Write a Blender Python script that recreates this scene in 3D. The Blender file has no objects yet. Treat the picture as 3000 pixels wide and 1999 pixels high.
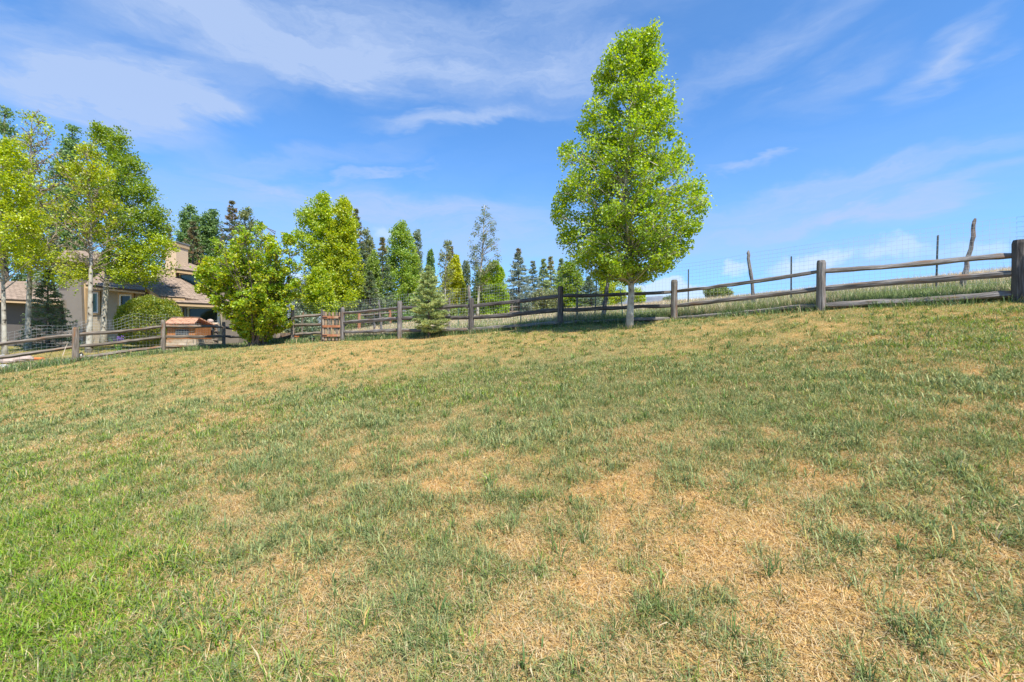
import bpy, math
import numpy as np

# ---------------------------------------------------------------- camera, sky, sun
SC = bpy.context.scene
COL = SC.collection
F = 1333.33            # focal length in photo pixels (16 mm on 36 mm, 3000 px wide)
CZ = 1.6
R = math.radians

cam = bpy.data.cameras.new('camera')
cam.lens = 16.0
cam.sensor_width = 36.0
cam.clip_start = 0.05
cam.clip_end = 20000
cam_o = bpy.data.objects.new('camera', cam)
COL.objects.link(cam_o)
cam_o.location = (0, 0, CZ)
cam_o.rotation_euler = (R(90), 0, 0)
SC.camera = cam_o

SUN_EL, SUN_H = R(57), (0.50, -0.85)       # towards the sun
SUN_ROT = math.atan2(SUN_H[0], SUN_H[1])
SKY_STRENGTH = 0.13
SC.view_settings.view_transform = 'Standard'
SC.view_settings.look = 'None'
SC.view_settings.exposure = 1.2
SC.view_settings.gamma = 1.0

sl = bpy.data.lights.new('sun', 'SUN')
sl.energy = 3.6
sl.angle = R(0.5)
sl.color = (1.0, 0.95, 0.86)
sun = bpy.data.objects.new('sun', sl)
COL.objects.link(sun)
hn = math.hypot(*SUN_H)
from mathutils import Vector
sd = Vector((SUN_H[0]/hn*math.cos(SUN_EL), SUN_H[1]/hn*math.cos(SUN_EL), math.sin(SUN_EL)))
sun.rotation_euler = sd.to_track_quat('Z', 'Y').to_euler()
sun.location = (0, 0, 60)

W = bpy.data.worlds.new('World')
SC.world = W
W.use_nodes = True


def build_world():
    nt = W.node_tree
    N, L = nt.nodes, nt.links
    bg = N['Background']
    bg.inputs[1].default_value = SKY_STRENGTH
    sky = N.new('ShaderNodeTexSky')
    sky.sky_type = 'NISHITA'
    sky.sun_disc = False
    sky.sun_elevation = SUN_EL
    sky.sun_rotation = SUN_ROT
    sky.altitude = 2100
    sky.air_density = 1.0
    sky.dust_density = 0.3
    sky.ozone_density = 1.6

    def math_n(op, a=None, b=None, c=None, clamp=False):
        n = N.new('ShaderNodeMath')
        n.operation = op
        n.use_clamp = clamp
        for i, v in enumerate((a, b, c)):
            if v is None:
                continue
            if isinstance(v, (int, float)):
                n.inputs[i].default_value = v
            else:
                L.new(v, n.inputs[i])
        return n.outputs[0]

    tint = N.new('ShaderNodeMix')
    tint.data_type = 'RGBA'
    tint.blend_type = 'MULTIPLY'
    tint.inputs[0].default_value = 1.0
    L.new(sky.outputs[0], tint.inputs[6])
    tint.inputs[7].default_value = SKY_TINT
    tc = N.new('ShaderNodeTexCoord')
    sep = N.new('ShaderNodeSeparateXYZ')
    L.new(tc.outputs['Generated'], sep.inputs[0])
    x, y, z = sep.outputs
    az = math_n('ARCTAN2', x, y)
    hor = math_n('SQRT', math_n('ADD', math_n('MULTIPLY', x, x), math_n('MULTIPLY', y, y)))
    el = math_n('ARCTAN2', z, hor)
    cb = N.new('ShaderNodeCombineXYZ')
    L.new(az, cb.inputs[0])
    L.new(el, cb.inputs[1])
    v = cb.outputs[0]

    def noise(vec, scale, detail, rough, dist=0.0, out=0):
        n = N.new('ShaderNodeTexNoise')
        n.inputs['Scale'].default_value = scale
        n.inputs['Detail'].default_value = detail
        n.inputs['Roughness'].default_value = rough
        n.inputs['Distortion'].default_value = dist
        L.new(vec, n.inputs['Vector'])
        return n.outputs[out]

    def mapping(vec, loc=(0, 0, 0), rot=0, scale=(1, 1, 1), typ='POINT'):
        m = N.new('ShaderNodeMapping')
        m.vector_type = typ
        m.inputs['Location'].default_value = loc
        m.inputs['Rotation'].default_value = (0, 0, rot)
        m.inputs['Scale'].default_value = scale
        L.new(vec, m.inputs['Vector'])
        return m.outputs[0]

    # warp the direction a little so that no patch has a clean edge
    w1 = noise(mapping(v, scale=(2.2, 6, 1)), 1.6, 5, 0.6, 0.3, 1)
    sub = N.new('ShaderNodeVectorMath'); sub.operation = 'SUBTRACT'
    L.new(w1, sub.inputs[0]); sub.inputs[1].default_value = (0.5, 0.5, 0.5)
    scl = N.new('ShaderNodeVectorMath'); scl.operation = 'MULTIPLY'
    L.new(sub.outputs[0], scl.inputs[0]); scl.inputs[1].default_value = (0.34, 0.16, 0)
    add = N.new('ShaderNodeVectorMath'); add.operation = 'ADD'
    L.new(v, add.inputs[0]); L.new(scl.outputs[0], add.inputs[1])
    vw = add.outputs[0]

    def direction(px, py):
        a = math.atan((px-1500)/F)
        return a, math.atan((1000-py)/F*math.cos(a))

    def patches(lst, vec):
        acc = None
        for (px, py, hw, hh, rot, amp) in lst:
            a, e = direction(px, py)
            k = math.cos(a)
            m = mapping(vec, (a, e, 0), R(rot), (hw/F*k*k, hh/F*k, 1), 'TEXTURE')
            ln = N.new('ShaderNodeVectorMath'); ln.operation = 'LENGTH'
            L.new(m, ln.inputs[0])
            mr = N.new('ShaderNodeMapRange'); mr.interpolation_type = 'SMOOTHSTEP'
            mr.inputs[1].default_value = 1.25; mr.inputs[2].default_value = 0.15
            mr.inputs[3].default_value = 0.0; mr.inputs[4].default_value = amp
            L.new(ln.outputs[1], mr.inputs[0])
            acc = mr.outputs[0] if acc is None else math_n('ADD', acc, mr.outputs[0])
        return acc

    cirrus = [
        (300, 200, 520, 90, 6, .4), (900, 170, 420, 60, 0, .3),
        (330, 250, 620, 110, 14, .75), (700, 90, 720, 100, -2, .8), (1250, 160, 560, 110, -10, .6),
        (120, 60, 320, 60, 10, .35), (300, 320, 520, 60, 0, .55), (560, 300, 240, 50, 10, .5),
        (1330, 352, 300, 26, 3, .75), (850, 460, 520, 40, 12, .3), (1600, 40, 500, 60, 0, .4), (1700, 190, 260, 80, 0, .5),
        (2250, 140, 520, 70, 14, .38), (2700, 190, 230, 34, 14, .5), (2800, 100, 240, 36, 16, .35), (2450, 210, 260, 50, 12, .3),
        (2230, 470, 90, 18, -12, .5), (2420, 555, 620, 45, 3, .55), (2700, 590, 520, 30, 4, .45), (2350, 640, 560, 60, 0, .35),
        (760, 530, 200, 24, -10, .5), (1100, 500, 160, 16, 15, .6), (1000, 590, 700, 60, 2, .5), (1400, 640, 420, 60, 0, .45),
        (1350, 720, 620, 70, 0, .5), (2100, 720, 420, 70, 0, .4), (600, 640, 400, 60, 0, .4), (2600, 760, 600, 70, 0, .35),
    ]
    c1 = patches(cirrus, vw)
    st = noise(mapping(vw, rot=R(-6), scale=(3.0, 15, 1)), 1.5, 9, 0.62, 0.6)
    fine = noise(mapping(vw, rot=R(9), scale=(9, 46, 1)), 1.5, 9, 0.65, 0.8)
    stc = N.new('ShaderNodeMapRange')
    stc.inputs[1].default_value = .30; stc.inputs[2].default_value = .66
    stc.inputs[3].default_value = .30; stc.inputs[4].default_value = 1.05
    L.new(math_n('ADD', math_n('MULTIPLY', st, .6), math_n('MULTIPLY', fine, .4)), stc.inputs[0])
    ca = math_n('MULTIPLY', math_n('MULTIPLY', c1, 1.25), math_n('ADD', .14, stc.outputs[0]), clamp=True)
    # pale veil towards the horizon
    veil = N.new('ShaderNodeMapRange'); veil.interpolation_type = 'SMOOTHSTEP'
    veil.inputs[1].default_value = .48; veil.inputs[2].default_value = 0.02
    veil.inputs[3].default_value = .13; veil.inputs[4].default_value = .56
    L.new(el, veil.inputs[0])
    va = math_n('MULTIPLY', veil.outputs[0], math_n('ADD', .65, math_n('MULTIPLY', st, .7)))

    cum = [(1960, 852, 90, 45, 0, 1.3), (1880, 880, 90, 50, 0, 1.2), (2060, 868, 90, 30, 0, 1.0), (2150, 785, 50, 36, 0, .6), (2450, 750, 130, 45, 6, .42),
           (2620, 720, 110, 50, 0, .5), (2760, 745, 160, 45, 0, .4), (2920, 730, 110, 50, 0, .36), (1130, 690, 80, 30, 0, .5), (880, 815, 60, 22, 0, .9), (2330, 790, 160, 50, 0, .55)]
    bl = noise(mapping(v, scale=(1, 1.25, 1)), 26, 7, 0.55, 0.2, 1)
    sub2 = N.new('ShaderNodeVectorMath'); sub2.operation = 'SUBTRACT'
    L.new(bl, sub2.inputs[0]); sub2.inputs[1].default_value = (0.5, 0.5, 0.5)
    scl2 = N.new('ShaderNodeVectorMath'); scl2.operation = 'MULTIPLY'
    L.new(sub2.outputs[0], scl2.inputs[0]); scl2.inputs[1].default_value = (0.085, 0.055, 0)
    add2 = N.new('ShaderNodeVectorMath'); add2.operation = 'ADD'
    L.new(v, add2.inputs[0]); L.new(scl2.outputs[0], add2.inputs[1])
    c2 = patches(cum, add2.outputs[0])
    cr = N.new('ShaderNodeMapRange'); cr.interpolation_type = 'SMOOTHSTEP'
    cr.inputs[1].default_value = .22; cr.inputs[2].default_value = .75
    cr.inputs[3].default_value = 0; cr.inputs[4].default_value = .72
    L.new(c2, cr.inputs[0])

    def over(base, fac, col, k=1.0):
        m = N.new('ShaderNodeMix'); m.data_type = 'RGBA'; m.clamp_factor = True
        L.new(math_n('MULTIPLY', fac, k), m.inputs[0])
        L.new(base, m.inputs[6])
        m.inputs[7].default_value = tuple(c/SKY_STRENGTH for c in col)+(1,)
        return m.outputs[2]
    s = over(tint.outputs[2], va, VEIL)
    s = over(s, ca, CIRRUS, .85)
    s = over(s, cr.outputs[0], CUMULUS)
    L.new(s, bg.inputs[0])


SKY_TINT = (0.30, 0.66, 0.95, 1)
VEIL = (.20, .295, .44)
CIRRUS = (.215, .278, .41)
CUMULUS = (.34, .40, .46)
build_world()

# ---------------------------------------------------------------- helpers
rng = np.random.default_rng(11)


def P(px, py, Y):
    return np.array([(px-1500)/F*Y, Y, CZ+(1000-py)/F*Y])


_lat = np.random.default_rng(5).random((256, 256))


def vnoise(x, y):
    x = np.asarray(x, float); y = np.asarray(y, float)
    xi = np.floor(x).astype(int); yi = np.floor(y).astype(int)
    fx = x-xi; fy = y-yi
    fx = fx*fx*(3-2*fx); fy = fy*fy*(3-2*fy)
    a = _lat[xi & 255, yi & 255]; b = _lat[(xi+1) & 255, yi & 255]
    c = _lat[xi & 255, (yi+1) & 255]; d = _lat[(xi+1) & 255, (yi+1) & 255]
    return (a*(1-fx)+b*fx)*(1-fy)+(c*(1-fx)+d*fx)*fy


def fbm(x, y, o=4):
    s, a, t = 0, 1.0, 0
    for i in range(o):
        s = s+a*vnoise(x*2**i+17.3*i, y*2**i-9.1*i); t += a; a *= .55
    return s/t


class MB:
    """collects shapes for ONE mesh object"""
    def __init__(self):
        self.v, self.q, self.t, self.ng, self.c, self.u = [], [], [], [], [], []
        self.n = 0

    def add(self, v, quads=None, tris=None, ngons=None, col=None, uvw=None):
        v = np.asarray(v, float).reshape(-1, 3)
        m = len(v)
        self.v.append(v)
        if quads is not None and len(quads):
            self.q.append(np.asarray(quads, int)+self.n)
        if tris is not None and len(tris):
            self.t.append(np.asarray(tris, int)+self.n)
        for g in ngons or ():
            self.ng.append([i+self.n for i in g])
        c = np.ones((m, 3))*.5 if col is None else np.broadcast_to(np.asarray(col, float), (m, 3))
        self.c.append(c)
        self.u.append(v if uvw is None else np.asarray(uvw, float))
        self.n += m

    def tube(self, pts, rad, n=6, cap=True, wob=0.0, sq=False, flat=1.0, seed=None, ang=0.0):
        pts = np.asarray(pts, float); k = len(pts)
        rad = np.broadcast_to(np.asarray(rad, float), (k,))
        tan = np.gradient(pts, axis=0)
        tan /= np.linalg.norm(tan, axis=1)[:, None]+1e-12
        mean = tan.mean(0)
        ref = np.array([0, 0, 1.0]) if abs(mean[2]) < .8*np.linalg.norm(mean) else np.array([0, 1.0, 0])
        a = np.cross(tan, ref); a /= np.linalg.norm(a, axis=1)[:, None]+1e-12
        b = np.cross(a, tan)
        th = np.linspace(0, 2*math.pi, n, endpoint=False)+ang
        g = rng if seed is None else np.random.default_rng(seed)
        rr = np.ones((k, n))
        if sq:
            rr = rr*(1/np.maximum(np.abs(np.cos(th)), np.abs(np.sin(th)))**.75)[None]
        if wob:
            rr = rr*(1+wob*(g.random((1, n))-.5)*1.4+wob*(g.random((k, n))-.5))
        ring = pts[:, None]+rad[:, None, None]*rr[..., None]*(np.cos(th)[None, :, None]*a[:, None]+flat*np.sin(th)[None, :, None]*b[:, None])
        s = np.concatenate([[0], np.cumsum(np.linalg.norm(np.diff(pts, axis=0), axis=1))])
        u = np.stack(np.broadcast_arrays(s[:, None], (th*rad.mean())[None], g.random()*50), -1)
        i = np.arange(k-1)[:, None]*n; j = np.arange(n)[None]; j2 = (j+1) % n
        quads = np.stack([i+j, i+j2, i+n+j2, i+n+j], -1).reshape(-1, 4)
        ng = [list(range(n))[::-1], list(range((k-1)*n, k*n))] if cap else None
        self.add(ring.reshape(-1, 3), quads, None, ng, None, u.reshape(-1, 3))

    def box(self, c, s, rz=0.0, rx=0.0):
        x, y, z = np.asarray(s, float)/2
        p = np.array([[-x, -y, -z], [x, -y, -z], [x, y, -z], [-x, y, -z], [-x, -y, z], [x, -y, z], [x, y, z], [-x, y, z]])
        uv = p.copy()+rng.random()*20
        if rx:
            cc, ss = math.cos(rx), math.sin(rx)
            p = p @ np.array([[1, 0, 0], [0, cc, ss], [0, -ss, cc]])
        cc, ss = math.cos(rz), math.sin(rz)
        p = p @ np.array([[cc, ss, 0], [-ss, cc, 0], [0, 0, 1]])
        self.add(p+np.asarray(c), [[0, 3, 2, 1], [4, 5, 6, 7], [0, 1, 5, 4], [1, 2, 6, 5], [2, 3, 7, 6], [3, 0, 4, 7]], uvw=uv)

    def prism(self, poly, ext):
        """polygon of 3D points pushed along ext"""
        p = np.asarray(poly, float); n = len(p); e = np.asarray(ext, float)
        q = [[i, (i+1) % n, n+(i+1) % n, n+i] for i in range(n)]
        d = p-p[0]
        ax = p[1]-p[0]; ax /= np.linalg.norm(ax)
        nn = np.cross(p[1]-p[0], p[-1]-p[0]); nn /= np.linalg.norm(nn)+1e-9
        bx = np.cross(nn, ax)
        uv = np.stack([d@ax, d@bx, np.zeros(n)], 1)
        self.add(np.vstack([p, p+e]), q, None, [list(range(n))[::-1], list(range(n, 2*n))], uvw=np.vstack([uv, uv+[0, 0, .3]]))

    def build(self, name, mat, parent=None, smooth=False, origin=None):
        V = np.vstack(self.v)
        o = np.zeros(3) if origin is None else np.asarray(origin, float)
        me = bpy.data.meshes.new(name)
        Q = np.vstack(self.q) if self.q else np.zeros((0, 4), int)
        T = np.vstack(self.t) if self.t else np.zeros((0, 3), int)
        nl = Q.size+T.size+sum(map(len, self.ng))
        nf = len(Q)+len(T)+len(self.ng)
        loops = np.concatenate([Q.ravel(), T.ravel()]+[np.array(g) for g in self.ng]).astype(np.int32)
        tot = np.concatenate([np.full(len(Q), 4), np.full(len(T), 3), np.array([len(g) for g in self.ng], int)]).astype(np.int32)
        start = np.concatenate([[0], np.cumsum(tot)[:-1]]).astype(np.int32)
        me.vertices.add(len(V)); me.loops.add(nl); me.polygons.add(nf)
        me.vertices.foreach_set('co', (V-o).astype(np.float32).ravel())
        me.loops.foreach_set('vertex_index', loops)
        me.polygons.foreach_set('loop_start', start)
        me.polygons.foreach_set('loop_total', tot)
        me.update(calc_edges=True)
        ca = me.attributes.new('Col', 'FLOAT_COLOR', 'POINT')
        C = np.vstack(self.c)
        ca.data.foreach_set('color', np.hstack([C, np.ones((len(C), 1))]).astype(np.float32).ravel())
        ua = me.attributes.new('uvw', 'FLOAT_VECTOR', 'POINT')
        ua.data.foreach_set('vector', np.vstack(self.u).astype(np.float32).ravel())
        me.polygons.foreach_set('use_smooth', np.full(nf, smooth, bool))
        me.materials.append(mat)
        ob = bpy.data.objects.new(name, me)
        COL.objects.link(ob)
        if parent is not None:
            ob.parent = parent
            po = np.array(parent.get('_o', (0, 0, 0)))
            ob.location = o-po
        else:
            ob.location = o
        ob['_o'] = [float(a) for a in o]
        return ob


def tag(o, label=None, cat=None, group=None, kind=None):
    for k, v in (('label', label), ('category', cat), ('group', group), ('kind', kind)):
        if v:
            o[k] = v
    return o


def thing(name, label, cat, loc, group=None):
    o = bpy.data.objects.new(name, None)
    o.empty_display_size = .2
    COL.objects.link(o)
    o.location = tuple(float(a) for a in loc)
    o['_o'] = [float(a) for a in loc]
    return tag(o, label, cat, group)


# ---------------------------------------------------------------- materials
def mat(name):
    m = bpy.data.materials.new(name)
    m.use_nodes = True
    nt = m.node_tree
    return m, nt, nt.nodes, nt.links, nt.nodes['Principled BSDF']


def attr(N, name):
    a = N.new('ShaderNodeAttribute'); a.attribute_name = name
    return a


def ramp(N, stops):
    r = N.new('ShaderNodeValToRGB')
    e = r.color_ramp.elements
    while len(e) < len(stops):
        e.new(.5)
    for i, (p, c) in enumerate(stops):
        e[i].position = p; e[i].color = tuple(c)+(1,)
    return r


def foliage_mat(name, trans=.35, gloss=.06):
    m, nt, N, L, b = mat(name)
    N.remove(b)
    a = attr(N, 'Col')
    d = N.new('ShaderNodeBsdfDiffuse'); t = N.new('ShaderNodeBsdfTranslucent'); g = N.new('ShaderNodeBsdfGlossy')
    g.inputs['Roughness'].default_value = .45
    g.inputs['Color'].default_value = (.9, .95, .9, 1)
    L.new(a.outputs[0], d.inputs[0])
    hs = N.new('ShaderNodeHueSaturation'); hs.inputs['Hue'].default_value = .49; hs.inputs['Saturation'].default_value = 1.1; hs.inputs['Value'].default_value = 1.15
    L.new(a.outputs[0], hs.inputs['Color']); L.new(hs.outputs[0], t.inputs[0])
    m1 = N.new('ShaderNodeMixShader'); m1.inputs[0].default_value = trans
    L.new(d.outputs[0], m1.inputs[1]); L.new(t.outputs[0], m1.inputs[2])
    m2 = N.new('ShaderNodeMixShader'); m2.inputs[0].default_value = gloss
    L.new(m1.outputs[0], m2.inputs[1]); L.new(g.outputs[0], m2.inputs[2])
    L.new(m2.outputs[0], N['Material Output'].inputs[0])
    return m


def grain_mat(name, dark, mid, light, scale=(1.6, 30, 1), patch=None, rough=.85, bump=.35):
    """weathered wood: streaks along the length, darker checks, worn patches"""
    m, nt, N, L, b = mat(name)
    a = attr(N, 'uvw')
    mp = N.new('ShaderNodeMapping'); mp.inputs['Scale'].default_value = scale
    L.new(a.outputs['Vector'], mp.inputs[0])
    n = N.new('ShaderNodeTexNoise'); n.inputs['Scale'].default_value = 1.6; n.inputs['Detail'].default_value = 7; n.inputs['Roughness'].default_value = .68
    L.new(mp.outputs[0], n.inputs['Vector'])
    r = ramp(N, [(.28, dark), (.5, mid), (.74, light)])
    L.new(n.outputs[0], r.inputs[0])
    out = r.outputs[0]
    if patch:
        n2 = N.new('ShaderNodeTexNoise'); n2.inputs['Scale'].default_value = 2.4; n2.inputs['Detail'].default_value = 3
        mp2 = N.new('ShaderNodeMapping'); mp2.inputs['Scale'].default_value = (.8, 4, 1)
        L.new(a.outputs['Vector'], mp2.inputs[0]); L.new(mp2.outputs[0], n2.inputs['Vector'])
        rr = ramp(N, [(.56, (0, 0, 0)), (.70, (1, 1, 1))])
        L.new(n2.outputs[0], rr.inputs[0])
        mx = N.new('ShaderNodeMix'); mx.data_type = 'RGBA'
        L.new(rr.outputs[0], mx.inputs[0]); L.new(out, mx.inputs[6]); mx.inputs[7].default_value = tuple(patch)+(1,)
        out = mx.outputs[2]
    L.new(out, b.inputs['Base Color'])
    b.inputs['Roughness'].default_value = rough
    b.inputs['Specular IOR Level'].default_value = .2
    bp = N.new('ShaderNodeBump'); bp.inputs['Strength'].default_value = bump; bp.inputs['Distance'].default_value = .02
    L.new(n.outputs[0], bp.inputs['Height']); L.new(bp.outputs[0], b.inputs['Normal'])
    return m


def flat_mat(name, col, rough=.7, var=.12, scale=6, metal=0.0, bump=0.0, spec=.3):
    m, nt, N, L, b = mat(name)
    tc = N.new('ShaderNodeTexCoord')
    n = N.new('ShaderNodeTexNoise'); n.inputs['Scale'].default_value = scale; n.inputs['Detail'].default_value = 6; n.inputs['Roughness'].default_value = .6
    L.new(tc.outputs['Object'], n.inputs['Vector'])
    c = np.array(col)
    r = ramp(N, [(.25, c*(1-var)), (.75, np.minimum(c*(1+var), 1))])
    L.new(n.outputs[0], r.inputs[0]); L.new(r.outputs[0], b.inputs['Base Color'])
    b.inputs['Roughness'].default_value = rough; b.inputs['Metallic'].default_value = metal; b.inputs['Specular IOR Level'].default_value = spec
    if bump:
        bp = N.new('ShaderNodeBump'); bp.inputs['Strength'].default_value = bump; bp.inputs['Distance'].default_value = .03
        L.new(n.outputs[0], bp.inputs['Height']); L.new(bp.outputs[0], b.inputs['Normal'])
    return m


def aspen_bark(name):
    m, nt, N, L, b = mat(name)
    a = attr(N, 'uvw')
    mp = N.new('ShaderNodeMapping'); mp.inputs['Scale'].default_value = (4.5, 7, 1)
    L.new(a.outputs['Vector'], mp.inputs[0])
    n = N.new('ShaderNodeTexNoise'); n.inputs['Scale'].default_value = 1.2; n.inputs['Detail'].default_value = 5; n.inputs['Roughness'].default_value = .6
    L.new(mp.outputs[0], n.inputs['Vector'])
    r = ramp(N, [(.345, (.02, .017, .015)), (.41, (.30, .265, .205)), (.55, (.43, .40, .325)), (.8, (.53, .50, .42))])
    L.new(n.outputs[0], r.inputs[0]); L.new(r.outputs[0], b.inputs['Base Color'])
    b.inputs['Roughness'].default_value = .75; b.inputs['Specular IOR Level'].default_value = .2
    return m


def ground_mat(name):
    m, nt, N, L, b = mat(name)
    a = attr(N, 'Col')
    tc = N.new('ShaderNodeTexCoord')
    n = N.new('ShaderNodeTexNoise'); n.inputs['Scale'].default_value = 28; n.inputs['Detail'].default_value = 8; n.inputs['Roughness'].default_value = .7
    L.new(tc.outputs['Object'], n.inputs['Vector'])
    n3 = N.new('ShaderNodeTexNoise'); n3.inputs['Scale'].default_value = 2.2; n3.inputs['Detail'].default_value = 5
    L.new(tc.outputs['Object'], n3.inputs['Vector'])
    r = ramp(N, [(.25, (.50, .48, .45)), (.75, (1.35, 1.32, 1.28))])
    L.new(n.outputs[0], r.inputs[0])
    r3 = ramp(N, [(.3, (.78, .85, .8)), (.7, (1.15, 1.1, 1.05))])
    L.new(n3.outputs[0], r3.inputs[0])
    mx = N.new('ShaderNodeMix'); mx.data_type = 'RGBA'; mx.blend_type = 'MULTIPLY'; mx.inputs[0].default_value = 1; mx.clamp_result = False
    L.new(a.outputs[0], mx.inputs[6]); L.new(r.outputs[0], mx.inputs[7])
    mx2 = N.new('ShaderNodeMix'); mx2.data_type = 'RGBA'; mx2.blend_type = 'MULTIPLY'; mx2.inputs[0].default_value = 1
    L.new(mx.outputs[2], mx2.inputs[6]); L.new(r3.outputs[0], mx2.inputs[7])
    L.new(mx2.outputs[2], b.inputs['Base Color'])
    b.inputs['Roughness'].default_value = 1; b.inputs['Specular IOR Level'].default_value = .05
    bp = N.new('ShaderNodeBump'); bp.inputs['Strength'].default_value = .6; bp.inputs['Distance'].default_value = .03
    L.new(n.outputs[0], bp.inputs['Height']); L.new(bp.outputs[0], b.inputs['Normal'])
    return m


def shingle_mat(name, c1, c2, mortar):
    m, nt, N, L, b = mat(name)
    a = attr(N, 'uvw')
    br = N.new('ShaderNodeTexBrick')
    br.inputs['Scale'].default_value = 1.0
    br.inputs['Brick Width'].default_value = .32; br.inputs['Row Height'].default_value = .14; br.inputs['Mortar Size'].default_value = .011
    br.inputs['Color1'].default_value = tuple(c1)+(1,); br.inputs['Color2'].default_value = tuple(c2)+(1,); br.inputs['Mortar'].default_value = tuple(mortar)+(1,)
    n = N.new('ShaderNodeTexNoise'); n.inputs['Scale'].default_value = 5; n.inputs['Detail'].default_value = 5
    L.new(a.outputs['Vector'], n.inputs['Vector'])
    wv = N.new('ShaderNodeMapping'); L.new(a.outputs['Vector'], wv.inputs[0])
    L.new(wv.outputs[0], br.inputs['Vector'])
    r = ramp(N, [(.3, (.75, .75, .75)), (.7, (1.2, 1.2, 1.2))])
    L.new(n.outputs[0], r.inputs[0])
    mx = N.new('ShaderNodeMix'); mx.data_type = 'RGBA'; mx.blend_type = 'MULTIPLY'; mx.inputs[0].default_value = 1
    L.new(br.outputs[0], mx.inputs[6]); L.new(r.outputs[0], mx.inputs[7]); L.new(mx.outputs[2], b.inputs['Base Color'])
    b.inputs['Roughness'].default_value = .95; b.inputs['Specular IOR Level'].default_value = .1
    bp = N.new('ShaderNodeBump'); bp.inputs['Strength'].default_value = .8; bp.inputs['Distance'].default_value = .03
    L.new(br.outputs[1], bp.inputs['Height']); bp.invert = True; L.new(bp.outputs[0], b.inputs['Normal'])
    return m


def glass_mat(name, col=(.02, .03, .03)):
    m, nt, N, L, b = mat(name)
    b.inputs['Base Color'].default_value = tuple(col)+(1,)
    b.inputs['Roughness'].default_value = .08; b.inputs['Specular IOR Level'].default_value = .4
    return m


M = dict(
    ground=ground_mat('ground'), grass=foliage_mat('grass', .32, .014), leaf=foliage_mat('leaf', .55, .035), needle=foliage_mat('needle', .30, .03),
    rail=grain_mat('rail_wood', (.03, .026, .024), (.17, .152, .138), (.42, .39, .36), patch=(.18, .115, .075)),
    rail_dark=grain_mat('rail_wood_dark', (.018, .016, .014), (.095, .084, .076), (.27, .245, .225), patch=(.06, .05, .044)),
    old=grain_mat('old_wood', (.045, .035, .028), (.17, .14, .11), (.36, .32, .27), patch=(.22, .11, .05)),
    red=grain_mat('red_wood', (.14, .055, .028), (.36, .145, .07), (.50, .25, .15), patch=(.40, .28, .18)),
    plank=grain_mat('plank_wood', (.12, .08, .05), (.33, .23, .14), (.48, .36, .24), patch=(.14, .10, .07)),
    orange=grain_mat('orange_wood', (.16, .06, .02), (.38, .15, .05), (.46, .22, .09)),
    pale=grain_mat('pale_wood', (.25, .17, .10), (.52, .41, .29), (.66, .57, .45), patch=(.36, .18, .08)),
    aspen=aspen_bark('aspen_bark'),
    bark=grain_mat('bark', (.05, .04, .03), (.14, .11, .085), (.24, .20, .155), scale=(2, 14, 1)),
    twig=grain_mat('twig', (.16, .12, .08), (.30, .24, .17), (.44, .37, .28), scale=(2, 14, 1)),
    wire=flat_mat('wire', (.42, .44, .44), .55, .1, metal=.0),
    tpost=flat_mat('green_steel', (.12, .21, .13), .6, .25, 9),
    tpost_grey=flat_mat('grey_steel', (.10, .11, .11), .6, .25, 9),
    stucco=flat_mat('taupe_stucco', (.20, .175, .15), .95, .08, 3, bump=.15),
    beige=flat_mat('beige_stucco', (.34, .285, .205), .95, .08, 3, bump=.15),
    shaded_wall=flat_mat('wall_in_shade', (.115, .10, .09), .9, .06, 3),  # house walls under the eaves, their shade put into the dark colour
    chim=flat_mat('chimney_stucco', (.62, .46, .31), .95, .06, 3, bump=.1), tan=flat_mat('tan_trim', (.52, .36, .20), .8, .05, 3),
    white=flat_mat('white_frame', (.72, .70, .66), .6, .03),
    shingle=shingle_mat('roof_shingle', (.36, .27, .205), (.265, .20, .15), (.10, .075, .058)),
    cedar=shingle_mat('cedar_shingle', (.55, .30, .19), (.44, .23, .14), (.13, .06, .04)),
    glass=glass_mat('window_glass'), teal=glass_mat('teal_glass', (.10, .19, .18)), metal=flat_mat('cap_metal', (.2, .21, .22), .5, .1),
    rock=flat_mat('rock', (.42, .33, .28), .9, .25, 5, bump=.5), rock_grey=flat_mat('grey_rock', (.46, .45, .43), .9, .25, 5, bump=.5),
    terracotta=flat_mat('orange_plastic', (.75, .20, .06), .55, .12), black=flat_mat('black_plastic', (.02, .02, .02), .5, .2),
    yellow=flat_mat('yellow_plastic', (.72, .68, .10), .5, .1), purple=flat_mat('purple_petals', (.28, .12, .55), .7, .2),
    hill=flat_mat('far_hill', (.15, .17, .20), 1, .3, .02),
)

# ---------------------------------------------------------------- terrain
# fence posts: (px, py of the top, py at the ground, distance, py of the three rails)
RIGHT = [
    (2987, 704, 884, 8.43, (748, 800, 862)), (2406, 764, 909, 10.3, (795, 846, 896)), (1976, 821, 938, 12.87, (855, 897, 934)),
    (1642, 840, 957, 13.2, (869, 909, 948)), (1381, 874, 979, 15.0, (898, 932, 966)), (1171, 883, 993, 15.9, (903, 935, 968)),
    (1004, 901, 1000, 18.1, (919, 947, 974)),
]
LEFT = [
    (-150, 998, 1118, 12.7, (1024, 1070, 1112)), (221, 960, 1060, 14.4, (982, 1017, 1051)), (478, 938, 1038, 17.0, (957, 988, 1018)),
    (655, 944, 1021, 19.9, (959, 986, 1012)), (757, 958, 1017, 22.5, (973, 993, 1010)), (857, 901, 1004, 18.5, (930, 953, 982)),
    (943, 906, 1002, 18.3, (923, 950, 977)),
]
ctrl = [(0, 0, 0), (2, 2, .42), (-2, 2, .10), (0, 4, .53), (4, 3.2, .85), (-4, 4, .22), (5.5, 6, 1.35), (-6, 8, .52), (0, 8, 1.12), (4.5, 8.6, 1.62),
        (0, -10, -1.4), (14, -8, .2), (-14, -8, -2.2), (-11, 2, -.75), (12, 3, 1.9), (-30, 10, -.6), (34, 8, 5.2)]
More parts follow.
